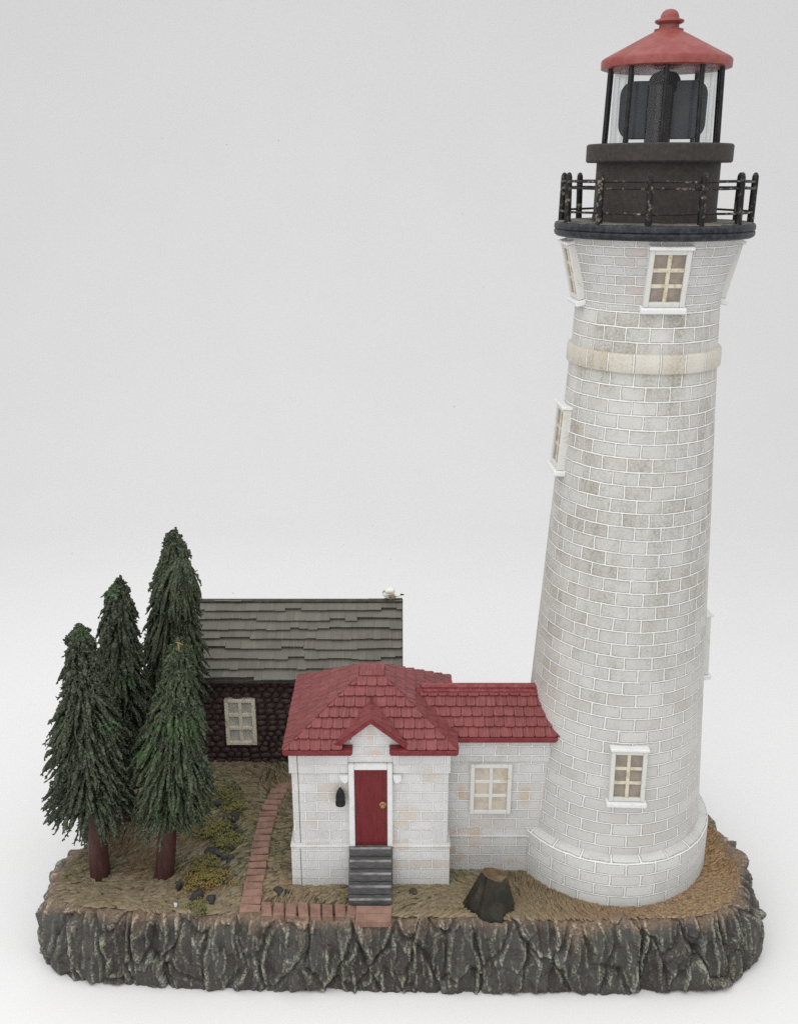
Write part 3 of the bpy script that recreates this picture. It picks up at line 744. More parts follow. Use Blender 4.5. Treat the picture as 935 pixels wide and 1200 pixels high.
# beacon: flat rounded reflector on a black carrier
bea = G(); pl = []
for cx_, cz_, a0 in ((0.140, 0.062, 0), (-0.140, 0.062, 1), (-0.140, -0.062, 2), (0.140, -0.062, 3)):
    for k_ in range(9):
        a = PI / 2 * (a0 + k_ / 8); pl.append((cx_ + 0.060 * math.cos(a), cz_ + 0.066 * math.sin(a)))
ca, sa = math.cos(-0.22), math.sin(-0.22)
bea.prism(pl, -0.018, 0.018, lambda p, t: (TX + p[0] * ca - t * sa, p[0] * sa + t * ca, 4.120 + p[1]))
bea = mesh_obj('beacon', bea, M['reflector'], lh, angle=40, bevel=0.004)
g = G(); g.lathe([(0.060, ZL0), (0.060, 4.225), (0.05, 4.235)], TX - 0.022, -0.03, 40)
mesh_obj('carrier', g, M['lamp_black'], bea, angle=30)
g = G()
for x_, r_ in ((-0.018, 0.050), (0.022, 0.046)):
    g.prism([(r_ * math.cos(2 * PI * k_ / 20), r_ * math.sin(2 * PI * k_ / 20)) for k_ in range(20)], -0.070 if x_ < 0 else -0.03, 0.03 if x_ < 0 else .045, lambda p, t: (TX + x_ + p[0], t, 4.240 + p[1]))
mesh_obj('motor_knob', g, M['beacon_black'], bea, angle=40)
roof = mesh_obj('lantern_roof', G().lathe([(0.24, 4.296), (0.285, 4.296), (0.2975, 4.300), (0.2985, 4.330), (0.294, 4.338), (0.286, 4.344), (0.10, 4.440), (0.070, 4.454), (0.066, 4.458), (0.066, 4.466), (0.050, 4.469), (0.02, 4.469)], TX, 0, 96), M['red_cap'], lh, angle=40)
mesh_obj('finial', G().lathe([(0.046, 4.467), (0.045, 4.486), (0.058, 4.490), (0.0665, 4.497), (0.0650, 4.504), (0.052, 4.508), (0.043, 4.512), (0.041, 4.524), (0.034, 4.538), (0.022, 4.547), (0.006, 4.551)], TX, 0, 48), M['red_cap'], roof, angle=40)

# ------------------------------------------------------------------ shingles
def clip_poly(P, Q):
    """clip polygon P by convex polygon Q (counter-clockwise)"""
    out = P
    for i in range(len(Q)):
        a = Q[i]; b = Q[(i + 1) % len(Q)]
        inp = out; out = []
        if not inp: return []
        def side(p): return (b[0] - a[0]) * (p[1] - a[1]) - (b[1] - a[1]) * (p[0] - a[0])
        for j in range(len(inp)):
            p = inp[j]; q_ = inp[j - 1]; sp_, sq = side(p), side(q_)
            if sp_ >= 0:
                if sq < 0: t = sq / (sq - sp_); out.append((q_[0] + (p[0] - q_[0]) * t, q_[1] + (p[1] - q_[1]) * t))
                out.append(p)
            elif sq >= 0: t = sq / (sq - sp_); out.append((q_[0] + (p[0] - q_[0]) * t, q_[1] + (p[1] - q_[1]) * t))
    return out

def shingle_plane(g, O, Ud, Vd, polys, rh, sw, thick, jitter=0.0, rounded=0.012, wavy=0.0, rows=None, cut=None, seed=0):
    """courses of shingles over a roof plane; polys are convex outlines in (u, v) along and up the slope"""
    O = Vector(O); Ud = Vector(Ud).normalized(); Vd = Vector(Vd).normalized(); Nn = Ud.cross(Vd)
    if Nn.z < 0: Nn = -Nn
    R_ = random.Random(seed)
    if isinstance(polys[0][0], (int, float)): polys = [polys]
    for poly in polys:
        area = sum(poly[i - 1][0] * poly[i][1] - poly[i][0] * poly[i - 1][1] for i in range(len(poly)))
        if area < 0: poly = poly[::-1]
        u0 = min(p[0] for p in poly); u1 = max(p[0] for p in poly); v1 = max(p[1] for p in poly); v00 = min(p[1] for p in poly)
        nrow = int(math.ceil((v1 + 1e-4) / rh))
        for j in range(nrow):
            va = j * rh; u = u0 - sw * (0.5 if j % 2 else 0.15) - R_.uniform(0, sw * .3)
            ph = R_.uniform(0, 9); step = 0.0
            while u < u1:
                w = sw * R_.uniform(1 - jitter, 1 + jitter)
                if wavy:
                    if R_.random() < 0.5: step = R_.uniform(-1, 1) * wavy
                    dz = step + R_.uniform(-.15, .15) * wavy
                else: dz = R_.uniform(-0.0025, 0.0025)
                gp = 0.0012 if not wavy else 0.0003
                lo = va + dz; hi = va + rh * 1.12; r_ = min(rounded * .75, w * .4)
                P_ = [(u + gp + r_, lo), (u + w - gp - r_, lo), (u + w - gp - r_ * .3, lo + r_ * .35), (u + w - gp, lo + r_), (u + w - gp, hi), (u + gp, hi), (u + gp, lo + r_), (u + gp + r_ * .3, lo + r_ * .35)]
                if cut is None or not cut(u + w / 2, va + rh / 2):
                    C = clip_poly(P_, poly)
                    if len(C) >= 3:
                        th = thick * R_.uniform(.94, 1.06); n_ = len(C)
                        def H(p): return th * max(0.06, 1 - max(0, (p[1] - lo)) / (hi - lo))
                        top = [O + Ud * p[0] + Vd * p[1] + Nn * H(p) for p in C]; bot = [O + Ud * p[0] + Vd * p[1] - Nn * 0.004 for p in C]
                        fs = [list(range(n_))] + [[i, n_ + i, n_ + (i + 1) % n_, (i + 1) % n_] for i in range(n_)]
                        g.add(top + bot, fs, [[C[i] for i in range(n_)]] + [[C[i], C[i], C[(i + 1) % n_], C[(i + 1) % n_]] for i in range(n_)])
                u += w
    return g

# ------------------------------------------------------------------ keeper's house with its passage to the tower
hs = thing('keeper_house', 'white block house with red tiled hipped roof and red front door joined to the tower', 'house', (-0.15, -0.05, 0))
XL, XR, YF, YB = -0.588, 0.272, -0.400, 0.270
EZ = 0.925
g = G()
g.box(XL, XR, YF, YB, 0.0, EZ)
# gable front, flush with the frieze
gab = [(-0.32, EZ - 0.02), (0.02, EZ - 0.02), (0.02, 0.955), (-0.15, 1.085), (-0.32, 0.955)]
g.prism(gab, -0.4148, -0.30, lambda p, t: (p[0], t, p[1]))
hw = mesh_obj('house_wall', g, M['house'], hs, angle=30, bevel=0.003)
# plinth in two runs left and right of the doorway, and the frieze under the eaves
def ledge_run(g, x0, x1, y0, y1):
    g.box(x0, x1, y0, y1, -0.03, 0.262); g.box(x0 - .004, x1 + .004, y0 - 0.004, y1 + .004, 0.2625, 0.279, 0.005)
g = G(); ledge_run(g, -0.604, -0.276, -0.421, YB + 0.018); ledge_run(g, -0.036, 0.284, -0.421, YB + 0.018)
mesh_obj('house_plinth', g, M['house'], hs, angle=30)
g = G(); g.box(-0.600, -0.2765, -0.414, YB + .012, 0.742, EZ - .001, 0.003); g.box(-0.0345, 0.2800, -0.414, YB + .012, 0.742, EZ - .001, 0.003)
g.box(-0.2760, -0.0350, -0.4138, -0.39, 0.813, EZ - .001, 0.002)
mesh_obj('frieze', g, M['house'], hs, angle=30)
g = G()   # corner seam where front and side castings meet
for z0, z1, y in ((-.02, .258, -.4225), (.28, .741, -.4015), (.744, .92, -.4155)): g.box(-0.5535, -0.5505, y, y + .004, z0, z1)
mesh_obj('corner_seam', g, M['charcoal'], hs, smooth=False)
g = G()
g.box(-0.2755, -0.2440, -0.432, -0.39, 0.275, 0.811, 0.004); g.box(-0.0640, -0.0350, -0.432, -0.39, 0.275, 0.811, 0.004)
g.box(-0.2436, -0.0644, -0.431, -0.39, 0.7735, 0.810, 0.004)
mesh_obj('door_frame', g, M['trim'], hs, angle=30)
g = G(); g.box(-0.2430, -0.0645, -0.419, -0.395, 0.278, 0.7725, 0.002)
for k_ in range(1, 6): g.box(-0.243 + 0.0298 * k_ - .0012, -0.243 + 0.0298 * k_ + .0012, -0.4197, -0.41, 0.285, 0.769)
door = mesh_obj('door', g, M['door'], hs, angle=30)
kn = G(); 
def yl(g, c, prof, seg=20):
    b = G(); b.lathe(prof, 0, 0, seg); g.add([(c[0] + p[0], c[1] - p[2], c[2] + p[1]) for p in b.v], b.f)
yl(kn, (-0.089, -0.418, 0.548), [(0.017, 0), (0.019, 0.004), (0.012, 0.007), (0.009, 0.012), (0.013, 0.018), (0.0125, 0.025), (0.006, 0.029)])
mesh_obj('door_knob', kn, M['brass'], door)
for x0, x1 in ((-0.325, -0.2765), (-0.034, 0.014)):
    g = G(); g.prism([(x0, 0.739), (x1, 0.739), (x1, 0.700), ((x0 + x1) / 2 + (.008 if x0 < -.2 else -.008), 0.682), (x0 + .004, 0.708)], -0.428, -0.395, lambda p, t: (p[0], t, p[1]))
    mesh_obj('corbel', g, M['trim'], hs, bevel=0.004)
# steps
g = G(); e = G(); nst = 5
for i in range(nst):
    zt_ = 0.280 - i * 0.058; yf = -0.446 - i * 0.0345 - 0.001
    g.box(-0.280 + rnd.uniform(-.002, .002), -0.038 + rnd.uniform(-.002, .002), yf, -0.395, zt_ - 0.056, zt_, 0.004)
    e.box(-0.276, -0.042, yf - 0.0025, yf + 0.010, zt_ - 0.010, zt_ + 0.0022, 0.003)
g.box(-0.279, -0.039, -0.582, -0.40, -0.03, -0.0125)
st = mesh_obj('steps', g, M['step'], hs, angle=30)
mesh_obj('step_nosing', e, M['step_edge'], st, angle=30)
# lamp beside the door
g = G(); g.lathe([(0.020, 0.556), (0.0275, 0.559), (0.028, 0.578), (0.0235, 0.583), (0.023, 0.590), (0.027, 0.594), (0.0265, 0.606), (0.023, 0.630), (0.016, 0.648), (0.009, 0.654), (0.0085, 0.662), (0.003, 0.668)], -0.321, -0.434, 24)
g.box(-0.331, -0.311, -0.432, -0.395, 0.60, 0.63)
mesh_obj('wall_lamp', g, M['lamp_black'], hs, angle=40)

# passage
WY = -0.283
g = G(); g.box(0.262, 0.86, WY, 0.14, 0.0, 0.905); wg = mesh_obj('passage_wall', g, M['wing'], hs, angle=30)
g = G(); g.box(0.2855, 0.84, WY - 0.011, 0.14, -0.03, 0.232); g.box(0.2885, 0.842, WY - 0.016, 0.14, 0.2325, 0.250, 0.005)
mesh_obj('passage_plinth', g, M['wing'], hs, angle=30)
g = G(); g.box(0.281, 0.838, WY - 0.008, 0.12, 0.735, 0.904, 0.003); mesh_obj('passage_frieze', g, M['wing'], hs, angle=30)
window(hs, (0.516, WY, 0.560), (1, 0, 0), (0, 0, 1), (0, -1, 0), 0.232, 0.325, M['frame'], M['pane_cream'], sill=False, lintel=False, depth=0.020, bt=0.024, mt=0.021)

# main roof: hip with a small flat cap
RX0, RX1, RY0, RY1 = -0.618, 0.314, -0.480, 0.345
CX0, CX1, CY0, CY1, CZ = -0.219, -0.085, -0.130, 0.000, 1.188
g = G(); gs = G()
A = [Vector((RX0, RY0, EZ + .003)), Vector((RX1, RY0, EZ + .003)), Vector((RX1, RY1, EZ + .003)), Vector((RX0, RY1, EZ + .003))]
B_ = [Vector((CX0, CY0, CZ)), Vector((CX1, CY0, CZ)), Vector((CX1, CY1, CZ)), Vector((CX0, CY1, CZ))]
for i in range(4):
    a, b = A[i], A[(i + 1) % 4]; c_, d = B_[(i + 1) % 4], B_[i]
    Ud = (b - a).normalized(); Vd = (d - a) - Ud * (d - a).dot(Ud); L = Vd.length; Vd.normalize()
    loc = [((p - a).dot(Ud), (p - a).dot(Vd)) for p in (a, b, c_, d)]
    cut = None
    if i == 0:
        cu = -0.15 - RX0; cut = lambda u, v, cu=cu: abs(u - cu) < 0.195 - v * 1.02 and v < 0.205
    shingle_plane(gs, a, Ud, Vd, loc, L / 7.0, 0.056, 0.0125, 0.08, 0.012, cut=cut, seed=i)
# roof deck under the shingles, eaves board, cap slab
nb = [p - Vector((0, 0, 0.003)) for p in A]
sl_m = (CZ - EZ) / (CY0 - RY0)
def onroof(x, y): return Vector((x, y, EZ + (y - RY0) * sl_m))
ntc = [onroof(-0.345, RY0), onroof(-0.15, RY0 + 0.20), onroof(0.045, RY0)]
ntc[0].z = ntc[2].z = EZ
g.add(nb + B_ + ntc, [[0, 8, 9, 10, 1, 5, 4], [1, 2, 6, 5], [2, 3, 7, 6], [3, 0, 4, 7], [4, 5, 6, 7]])
g.add([(RX0, RY0 + .01, EZ - .001), (-0.2485, RY0 + .01, EZ - .001), (-0.2485, YF, EZ - .001), (RX0, YF, EZ - .001), (-0.0515, RY0 + .01, EZ - .001), (RX1, RY0 + .01, EZ - .001), (RX1, YF, EZ - .001), (-0.0515, YF, EZ - .001)], [[0, 3, 2, 1], [4, 7, 6, 5]])
def fas(g, x0, x1, y0, y1): 
    g.box(x0, x1, y0, y1, EZ - 0.020, EZ + 0.0045, 0.003); g.box(x0 + .006, x1 - .006, y0 + .006, y1 - .006, EZ - 0.030, EZ - 0.0195, 0.002)
f2 = G()
fas(f2, RX0 - .004, -0.2485, RY0 - .005, RY0 + .06); fas(f2, -0.0515, RX1 + .004, RY0 - .005, RY0 + .06)
fas(f2, RX0 - .0045, RX0 + .05, RY0 + .0605, RY1 + .004); fas(f2, RX1 - .05, RX1 + .0045, RY0 + .0605, RY1 + .004); fas(f2, RX0 + .0505, RX1 - .0505, RY1 - .05, RY1 + .0035)
gs.box(CX0 - .004, CX1 + .004, CY0 - .006, CY1 + .004, CZ - 0.018, CZ + 0.012, 0.004)
rf = mesh_obj('house_roof', gs, M['red_shingle'], hs, angle=28)
mesh_obj('roof_deck', g, M['red_fascia'], rf, smooth=False)
mesh_obj('eaves_board', f2, M['red_fascia'], rf, angle=30)
# little gable roof over the door
g = G(); gd = G()
hwd, pz, bz = 0.210, 1.104, EZ + 0.012
GY = -0.462
for s in (-1, 1):
    a = Vector((-0.15 + s * hwd, GY + .003, bz)); top = Vector((-0.15, GY + .003, pz + .004))
    Vd = top - a; L = Vd.length; Vd.normalize(); Ud = Vector((0, 1, 0))
    # slope polygon: front edge, ridge running back into the main roof
    back = (pz - EZ) / ((CZ - EZ) / (CY0 - RY0))
    pl_ = [(0, 0), (0.010, 0), (0.012 + back, L), (0, L)]
    shingle_plane(g, a, Ud, Vd, [pl_], L / 4.0, 0.052, 0.010, 0.08, 0.008, seed=50 + s)
    # barge board under the edge
    th = 0.024
    n_ = Vector((s * (pz - bz), 0, hwd)).normalized()
    a2, t2 = Vector((-0.15 + s * hwd, 0, bz)), Vector((-0.15, 0, pz + .003))
    dn = Vector((0, 0, -th))
    for y0, y1, dz in ((GY - .002, GY + .030, 0.0), (GY + .0305, -0.28, -0.004)):
        P4 = [a2 + Vector((0, 0, dz)), t2 + Vector((0, 0, dz)), t2 + dn, a2 + dn * .75 + Vector((-s * .012, 0, 0))]
        vs = [(p.x, y, p.z) for y in (y0, y1) for p in P4]
        gd.add(vs, [[0, 1, 2, 3], [7, 6, 5, 4], [0, 4, 5, 1], [1, 5, 6, 2], [2, 6, 7, 3], [3, 7, 4, 0]])
gr = mesh_obj('gable_roof', g, M['red_shingle'], hs, angle=28)
mesh_obj('barge_board', gd, M['red_fascia'], gr, angle=30)
# passage roof: two slopes butting the tower
g = G(); gd = G()
PY0, PYR, PZR = -0.326, -0.078, 1.092
a = Vector((0.12, PY0, 0.912)); Vd = Vector((0, PYR - PY0, PZR - 0.912)); L = Vd.length
# front slope ends on the tower skin
def txl(y, z): return TX - math.sqrt(max(0, (rwall(z) + 0.002) ** 2 - y * y))
pl_ = [(0.165, 0)]; right_edge = []
for k_ in range(9):
    v = L * k_ / 8; y = PY0 + (PYR - PY0) * k_ / 8; z = 0.912 + (PZR - 0.912) * k_ / 8
    right_edge.append((txl(y, z) + 0.012 - 0.12, v))
polys = []
for k_ in range(8):
    v0, v1_ = right_edge[k_][1], right_edge[k_ + 1][1]
    polys.append((v0, v1_))
full = [(0.0, 0), (0.80, 0), (0.80, L), (0.0, L)]
shingle_plane(g, a, (1, 0, 0), Vd, [full], L / 5.0, 0.058, 0.0125, 0.08, 0.012, cut=lambda u, v: u + 0.12 > txl(PY0 + (PYR - PY0) * v / L, 0.912 + (PZR - 0.912) * v / L) + 0.075, seed=70)
a = Vector((0.86, 0.17, 0.912)); Vd2 = Vector((0, PYR - 0.17, PZR - 0.912))
shingle_plane(g, a, (-1, 0, 0), Vd2, [[(0, 0), (0.6, 0), (0.6, Vd2.length), (0, Vd2.length)]], L / 5.0, 0.058, 0.0125, 0.08, 0.012, seed=71)
pr_ = mesh_obj('passage_roof', g, M['red_shingle'], hs, angle=28)
gd.prism([(PY0 + .002, 0.909), (PYR, PZR - .003), (0.165, 0.909)], 0.10, 0.86, lambda p, t: (t, p[0], p[1]))
mesh_obj('roof_deck', gd, M['red_fascia'], pr_, smooth=False)
g = G(); g.box(0.318, 0.868, PY0 - .007, PY0 + .05, 0.890, 0.9145, 0.003); g.box(0.318, 0.862, PY0 - .001, PY0 + .05, 0.880, 0.8905, 0.002)
mesh_obj('eaves_board', g, M['red_fascia'], pr_, angle=30)
M['red_ridge'] = painted('red_ridge', (0.20, 0.038, 0.042), (0.28, 0.08, 0.082), 0.5, 30, 0.1)
g = G(); g.box(0.125, 0.86, PYR - 0.022, PYR + 0.022, PZR - 0.008, PZR + 0.013, 0.005); g.box(0.130, 0.86, PYR - 0.040, PYR + 0.040, PZR - 0.022, PZR - 0.002, 0.004)
mesh_obj('ridge_cap', g, M['red_ridge'], pr_, angle=30)

# ------------------------------------------------------------------ dark stone cottage behind
cb = thing('stone_cottage', 'dark cobblestone cottage with a grey shingled roof behind the house', 'cottage', (-0.68, 1.2, 0))
SX0, SX1, SYF, SYB, SEZ, SYR, SRZ = -1.335, -0.035, 0.835, 1.56, 0.665, 1.20, 1.030
g = G(); g.box(SX0, SX1, SYF, SYB, -0.02, SEZ)
for x0 in (SX0, SX1 - .03): g.prism([(SYF, SEZ), (SYB, SEZ), (SYR, SRZ - .02)], x0, x0 + .03, lambda p, t: (t, p[0], p[1]))
def stone(g, c, r, R_):
    k_ = [R_.uniform(.8, 1.15) for _ in range(4)]
    g.ellipsoid(c, r, None, 10, 6, lambda p: 1 + 0.10 * mnoise.noise(Vector((p.x * 1.7 + c[0] * 31, p.y * 1.7, p.z * 1.7 + c[2] * 29))))
R_ = random.Random(5)
row = 0; z = 0.012
while z < SEZ - 0.01:
    h_ = 0.046
    x = SX0 + (0.02 if row % 2 else 0.0)
    while x < SX1:
        w_ = R_.uniform(0.046, 0.080)
        xc = x + w_ / 2
        if not (-1.18 < xc < -0.965 and 0.14 < z < 0.505):
            stone(g, (xc, SYF, z + R_.uniform(-.006, .006)), (w_ * .53, R_.uniform(.016, .030), h_ * R_.uniform(.48, .6)), R_)
        x += w_
    y = SYF
    while y < SYB:
        w_ = R_.uniform(0.05, 0.08)
        for xs in (SX0, SX1): stone(g, (xs, y + w_ / 2, z), (0.022, w_ * .53, h_ * .54), R_)
        y += w_
    z += h_ * 0.92; row += 1
mesh_obj('cobble_wall', g, M['stone_dark'], cb, angle=50)
window(cb, (-1.071, SYF - 0.004, 0.324), (1, 0, 0), (0, 0, 1), (0, -1, 0), 0.208, 0.352, M['frame_aged'], M['pane_pale'], sill=False, lintel=False, depth=0.030, bt=0.026, mt=0.025)
g = G(); gd = G()
RXA, RXB = -1.382, 0.022; SY0 = 0.760; sl = (SRZ - SEZ) / (SYR - SY0)
a = Vector((RXA, SY0, SEZ + .012)); Vd = Vector((0, SYR - SY0, SRZ - SEZ)); L = Vd.length; W_ = RXB - RXA
shingle_plane(g, a, (1, 0, 0), Vd, [[(0, -0.02), (W_, -0.02), (W_, L), (0, L)]], L / 8.0, 0.080, 0.025, 0.45, 0.003, wavy=0.014, seed=90)
a = Vector((RXB, 2 * SYR - SY0, SEZ + .012)); Vd2 = Vector((0, SY0 - SYR, SRZ - SEZ))
shingle_plane(g, a, (-1, 0, 0), Vd2, [[(0, -0.02), (W_, -0.02), (W_, L), (0, L)]], L / 8.0, 0.080, 0.025, 0.45, 0.003, wavy=0.014, seed=91)
cr = mesh_obj('cottage_roof', g, M['grey_shingle'], cb, angle=28)
gd.prism([(SY0 - .012, SEZ - .012), (SY0 - .012, SEZ + .004), (SYR, SRZ + .008), (2 * SYR - SY0 + .012, SEZ + .004), (2 * SYR - SY0 + .012, SEZ - .012), (SYR, SRZ - .02)], RXA - .004, RXB + .004, lambda p, t: (t, p[0], p[1]))
mesh_obj('roof_deck', gd, M['grey_fascia'], cr, smooth=False)
g = G(); g.box(RXA - .005, RXB + .005, SYR - .020, SYR + .020, SRZ + .004, SRZ + .026, 0.005); mesh_obj('ridge_cap', g, M['grey_fascia'], cr, angle=30)

# ------------------------------------------------------------------ gull on the ridge
gx0, gy0, gz0 = -0.052, SYR, SRZ + 0.026
gl = thing('seagull', 'small white seagull perched at the right end of the grey cottage roof ridge', 'seagull', (gx0, gy0, gz0))
from mathutils import Euler
g = G()
g.ellipsoid((gx0 - .005, gy0, gz0 + .030), (0.040, 0.030, 0.026), Euler((0, 0.25, 0)).to_matrix(), 20, 12)
g.ellipsoid((gx0 - .012, gy0 - .012, gz0 + .071), (0.037, 0.028, 0.022), Euler((0, -0.08, 0)).to_matrix(), 20, 12)
g.ellipsoid((gx0 - .006, gy0 - .006, gz0 + .052), (0.022, 0.020, 0.022), None, 16, 10)
gb = mesh_obj('body', g, M['gull_white'], gl, angle=60)
g = G(); g.ellipsoid((gx0 - .036, gy0 - .015, gz0 + .034), (0.034, 0.012, 0.011), Euler((0, 0.55, 0)).to_matrix(), 14, 8); g.ellipsoid((gx0 - .020, gy0 - .022, gz0 + .050), (0.040, 0.012, 0.008), Euler((0, -0.22, 0)).to_matrix(), 14, 8)
g.ellipsoid((gx0 + .040, gy0 - .008, gz0 + .033), (0.032, 0.011, 0.009), Euler((0, -0.2, 0)).to_matrix(), 14, 8)
mesh_obj('wing', g, M['gull_white'], gl, angle=60)
g = G(); g.ellipsoid((gx0 + .004, gy0 - .028, gz0 + .034), (0.024, 0.010, 0.020), None, 14, 8)
mesh_obj('breast', g, M['gull_grey'], gl, angle=60)
g = G(); g.tube([(gx0 + .062, gy0 - .008, gz0 + .040), (gx0 + .078, gy0 - .01, gz0 + .042), (gx0 + .088, gy0 - .01, gz0 + .040)], [0.007, 0.005, 0.002], 8); mesh_obj('wing_tip', g, M['lamp_black'], gl)
g = G(); g.tube([(gx0 - .044, gy0 - .016, gz0 + .072), (gx0 - .056, gy0 - .02, gz0 + .067), (gx0 - .062, gy0 - .022, gz0 + .060)], [0.007, 0.005, 0.002], 8); mesh_obj('bill', g, M['gull_grey'], gl)

# ------------------------------------------------------------------ fir trees of drooping bristle strands
def tubes_np(C, Rr, ns):
    """C: n x m x 3 centre lines, Rr: n x m radii -> verts, quads"""
    n, m, _ = C.shape
    d = np.gradient(C, axis=1); d /= np.linalg.norm(d, axis=2, keepdims=True) + 1e-9
    ref = np.zeros_like(d); ref[..., 0] = 0.37; ref[..., 1] = 0.88; ref[..., 2] = 0.29
    u = np.cross(d, ref); u /= np.linalg.norm(u, axis=2, keepdims=True) + 1e-9
    w = np.cross(d, u)
    a = np.linspace(0, 2 * PI, ns, endpoint=False)
    ring_ = (u[:, :, None] * np.cos(a)[None, None, :, None] + w[:, :, None] * np.sin(a)[None, None, :, None])
    jit = 1 + RNG.uniform(-.42, .42, (n, m, ns, 1))
    P_ = C[:, :, None] + ring_ * Rr[:, :, None, None] * jit
    ii = np.arange(m - 1)[:, None] * ns + np.arange(ns)[None]; jj = np.arange(m - 1)[:, None] * ns + (np.arange(ns)[None] + 1) % ns
    fq_ = np.stack([ii, jj, jj + ns, ii + ns], -1).reshape(-1, 4)
    F_ = (np.arange(n)[:, None, None] * (m * ns) + fq_[None]).reshape(-1, 4)
    return P_.reshape(-1, 3), F_

def tree(label, bx, by, tx_, ty_, zb, zt, rmax, mat, ns=1000, trunk_r=0.056, tip=0.045, power=0.62, lean_out=0.0, spread=1.0, bare_tip=False, seed=1, zmid=0.75, shoulder=None):
    global RNG
    RNG = np.random.default_rng(seed)
    t = thing('fir_tree', label, 'tree', (bx, by, -0.01), 'bristle fir trees left of the cottage')
    def ax(z):
        f = np.asarray(z) / zt
        return bx + (tx_ - bx) * f, by + (ty_ - by) * f
    zs = [-0.03, 0.004, 0.02, zb * .6, zb, zb + .35, zt - .12]
    rr = [trunk_r * .92, trunk_r * 1.02, trunk_r, trunk_r * .97, trunk_r * .92, trunk_r * .5, trunk_r * .15]
    tr = mesh_obj('trunk', G().tube([(*map(float, ax(z)), z) for z in zs], rr, 18), M['trunk'], t, angle=60)
    # crown
    n = ns
    f = np.concatenate([RNG.random(n * 7 // 10) ** 0.75, RNG.random(n - n * 7 // 10)])       # 0 top .. 1 bottom: where the strand ends
    layer = np.where(RNG.random(n) < 0.62, RNG.uniform(.90, 1.08, n), RNG.uniform(.45, .92, n))
    ze = zt - f * (zt - zb) + RNG.normal(0, .018, n)
    Rz = tip * np.minimum(1, f / .05) + (rmax - tip) * np.clip(f / zmid, 0, 1) ** power
    Rz = Rz * np.where(f > .88, 1 - (f - .88) * 1.2, 1) * (1 + 0.10 * (vnoise(f * 7 + seed, f * 0, 300 + seed) - .5) * 2)
    az = RNG.uniform(0, 2 * PI, n)
    clump = 1 + 0.20 * (vnoise(az * 1.6 + seed * 3, ze * 6, 310 + seed) - .5) * 2
    Re = np.maximum(0.018, Rz * layer * clump * np.where(RNG.random(n) < .05, 1.09, 1))
    rise = (0.03 + Re * RNG.uniform(.65, 1.30, n) * spread * np.interp(f, [.35, .9], [1, .82]))
    zs_ = np.minimum(ze + rise, zt + 0.002)
    m = 16
    s = np.linspace(0, 1, m)[None]
    # quadratic curve: out from the stem, then down
    r_ = 2 * (1 - s) * s * (Re * RNG.uniform(.40, .54, n))[:, None] + s * s * Re[:, None]
    z_ = (1 - s) ** 2 * zs_[:, None] + 2 * (1 - s) * s * (zs_ - (zs_ - ze) * .42)[:, None] + s * s * ze[:, None]
    aa = az[:, None] + (s * RNG.normal(0, .20, n)[:, None])
    axx, axy = ax(z_)
    C = np.stack([axx + r_ * np.cos(aa), axy + r_ * np.sin(aa), z_], -1)
    C += RNG.normal(0, .0030, C.shape)
    if shoulder:                                         # a second, lower top draping over the crown
        sdx, sdz, kn = shoulder
        xt, yt = map(float, ax(zt - sdz)); p0_ = np.array([xt + sdx, yt - .05, zt - sdz])
        a2 = RNG.uniform(PI * .98, PI * 2.02, kn); L2 = RNG.uniform(.16, .42, kn); o2 = RNG.uniform(.05, .20, kn) * np.where(np.cos(a2) > 0, .62, 1.0)
        sx2 = s[0][None, :, None]
        end = np.stack([np.cos(a2) * o2, np.sin(a2) * o2 * .9, -L2], -1)[:, None]; midp = np.stack([np.cos(a2) * o2 * .55, np.sin(a2) * o2 * .6, -L2 * .28 + .01], -1)[:, None]
        C2 = p0_[None, None] + 2 * (1 - sx2) * sx2 * midp + sx2 * sx2 * end + RNG.normal(0, .003, (kn, m, 3))
        C = np.concatenate([C, C2]); n = n + kn
    base_r = RNG.uniform(.0075, .0140, n)[:, None]
    rad_ = base_r * np.interp(s, [0, .2, .8, .93, 1], [.7, 1, 1, .8, .25]) * (1 + RNG.uniform(-.50, .50, (n, m)))
    V_, F_ = tubes_np(C, rad_, 5)
    # short bristles standing off every strand
    nb_ = n * 24
    ks = RNG.integers(0, n, nb_); ss = RNG.integers(2, m, nb_)
    p0 = C[ks, ss]; dv = C[ks, ss] - C[ks, ss - 1]; dv /= np.linalg.norm(dv, axis=1, keepdims=True) + 1e-9
    rnd_d = RNG.normal(0, 1, (nb_, 3)); rnd_d /= np.linalg.norm(rnd_d, axis=1, keepdims=True)
    dd = dv * .75 + rnd_d * .85; dd /= np.linalg.norm(dd, axis=1, keepdims=True)
    Ln = RNG.uniform(.010, .019, nb_)[:, None]
    Cb = np.stack([p0, p0 + dd * Ln * .55, p0 + dd * Ln], 1)
    rb = np.stack([np.full(nb_, .0036), np.full(nb_, .0048), np.full(nb_, .0020)], 1)
    Vb, Fb = tubes_np(Cb, rb, 4)
    np_mesh('crown', np.concatenate([V_, Vb]), np.concatenate([F_, Fb + len(V_)]), mat, t)
    if bare_tip:
        xt, yt = map(float, ax(zt))
        g = G(); g.tube([(xt + .002, yt - .035, zt - .13), (xt, yt - .045, zt - .05), (xt - .004, yt - .03, zt + .008), (xt - .02, yt - .02, zt + .004)], [.004, .005, .006, .003], 8)
        g.tube([(xt - .004, yt - .03, zt + .006), (xt + .02, yt - .03, zt - .008)], [.005, .002], 6)
        mesh_obj('bare_shoot', g, M['stem'], t)
    return t
tree('leftmost dark green bristle fir tree with a bare reddish trunk at the base edge', -1.727, -0.324, -1.684, -0.324, 0.36, 1.575, 0.255, M['needles_dark'], 800, seed=11, spread=1.0, tip=.050, power=.82, zmid=.85)
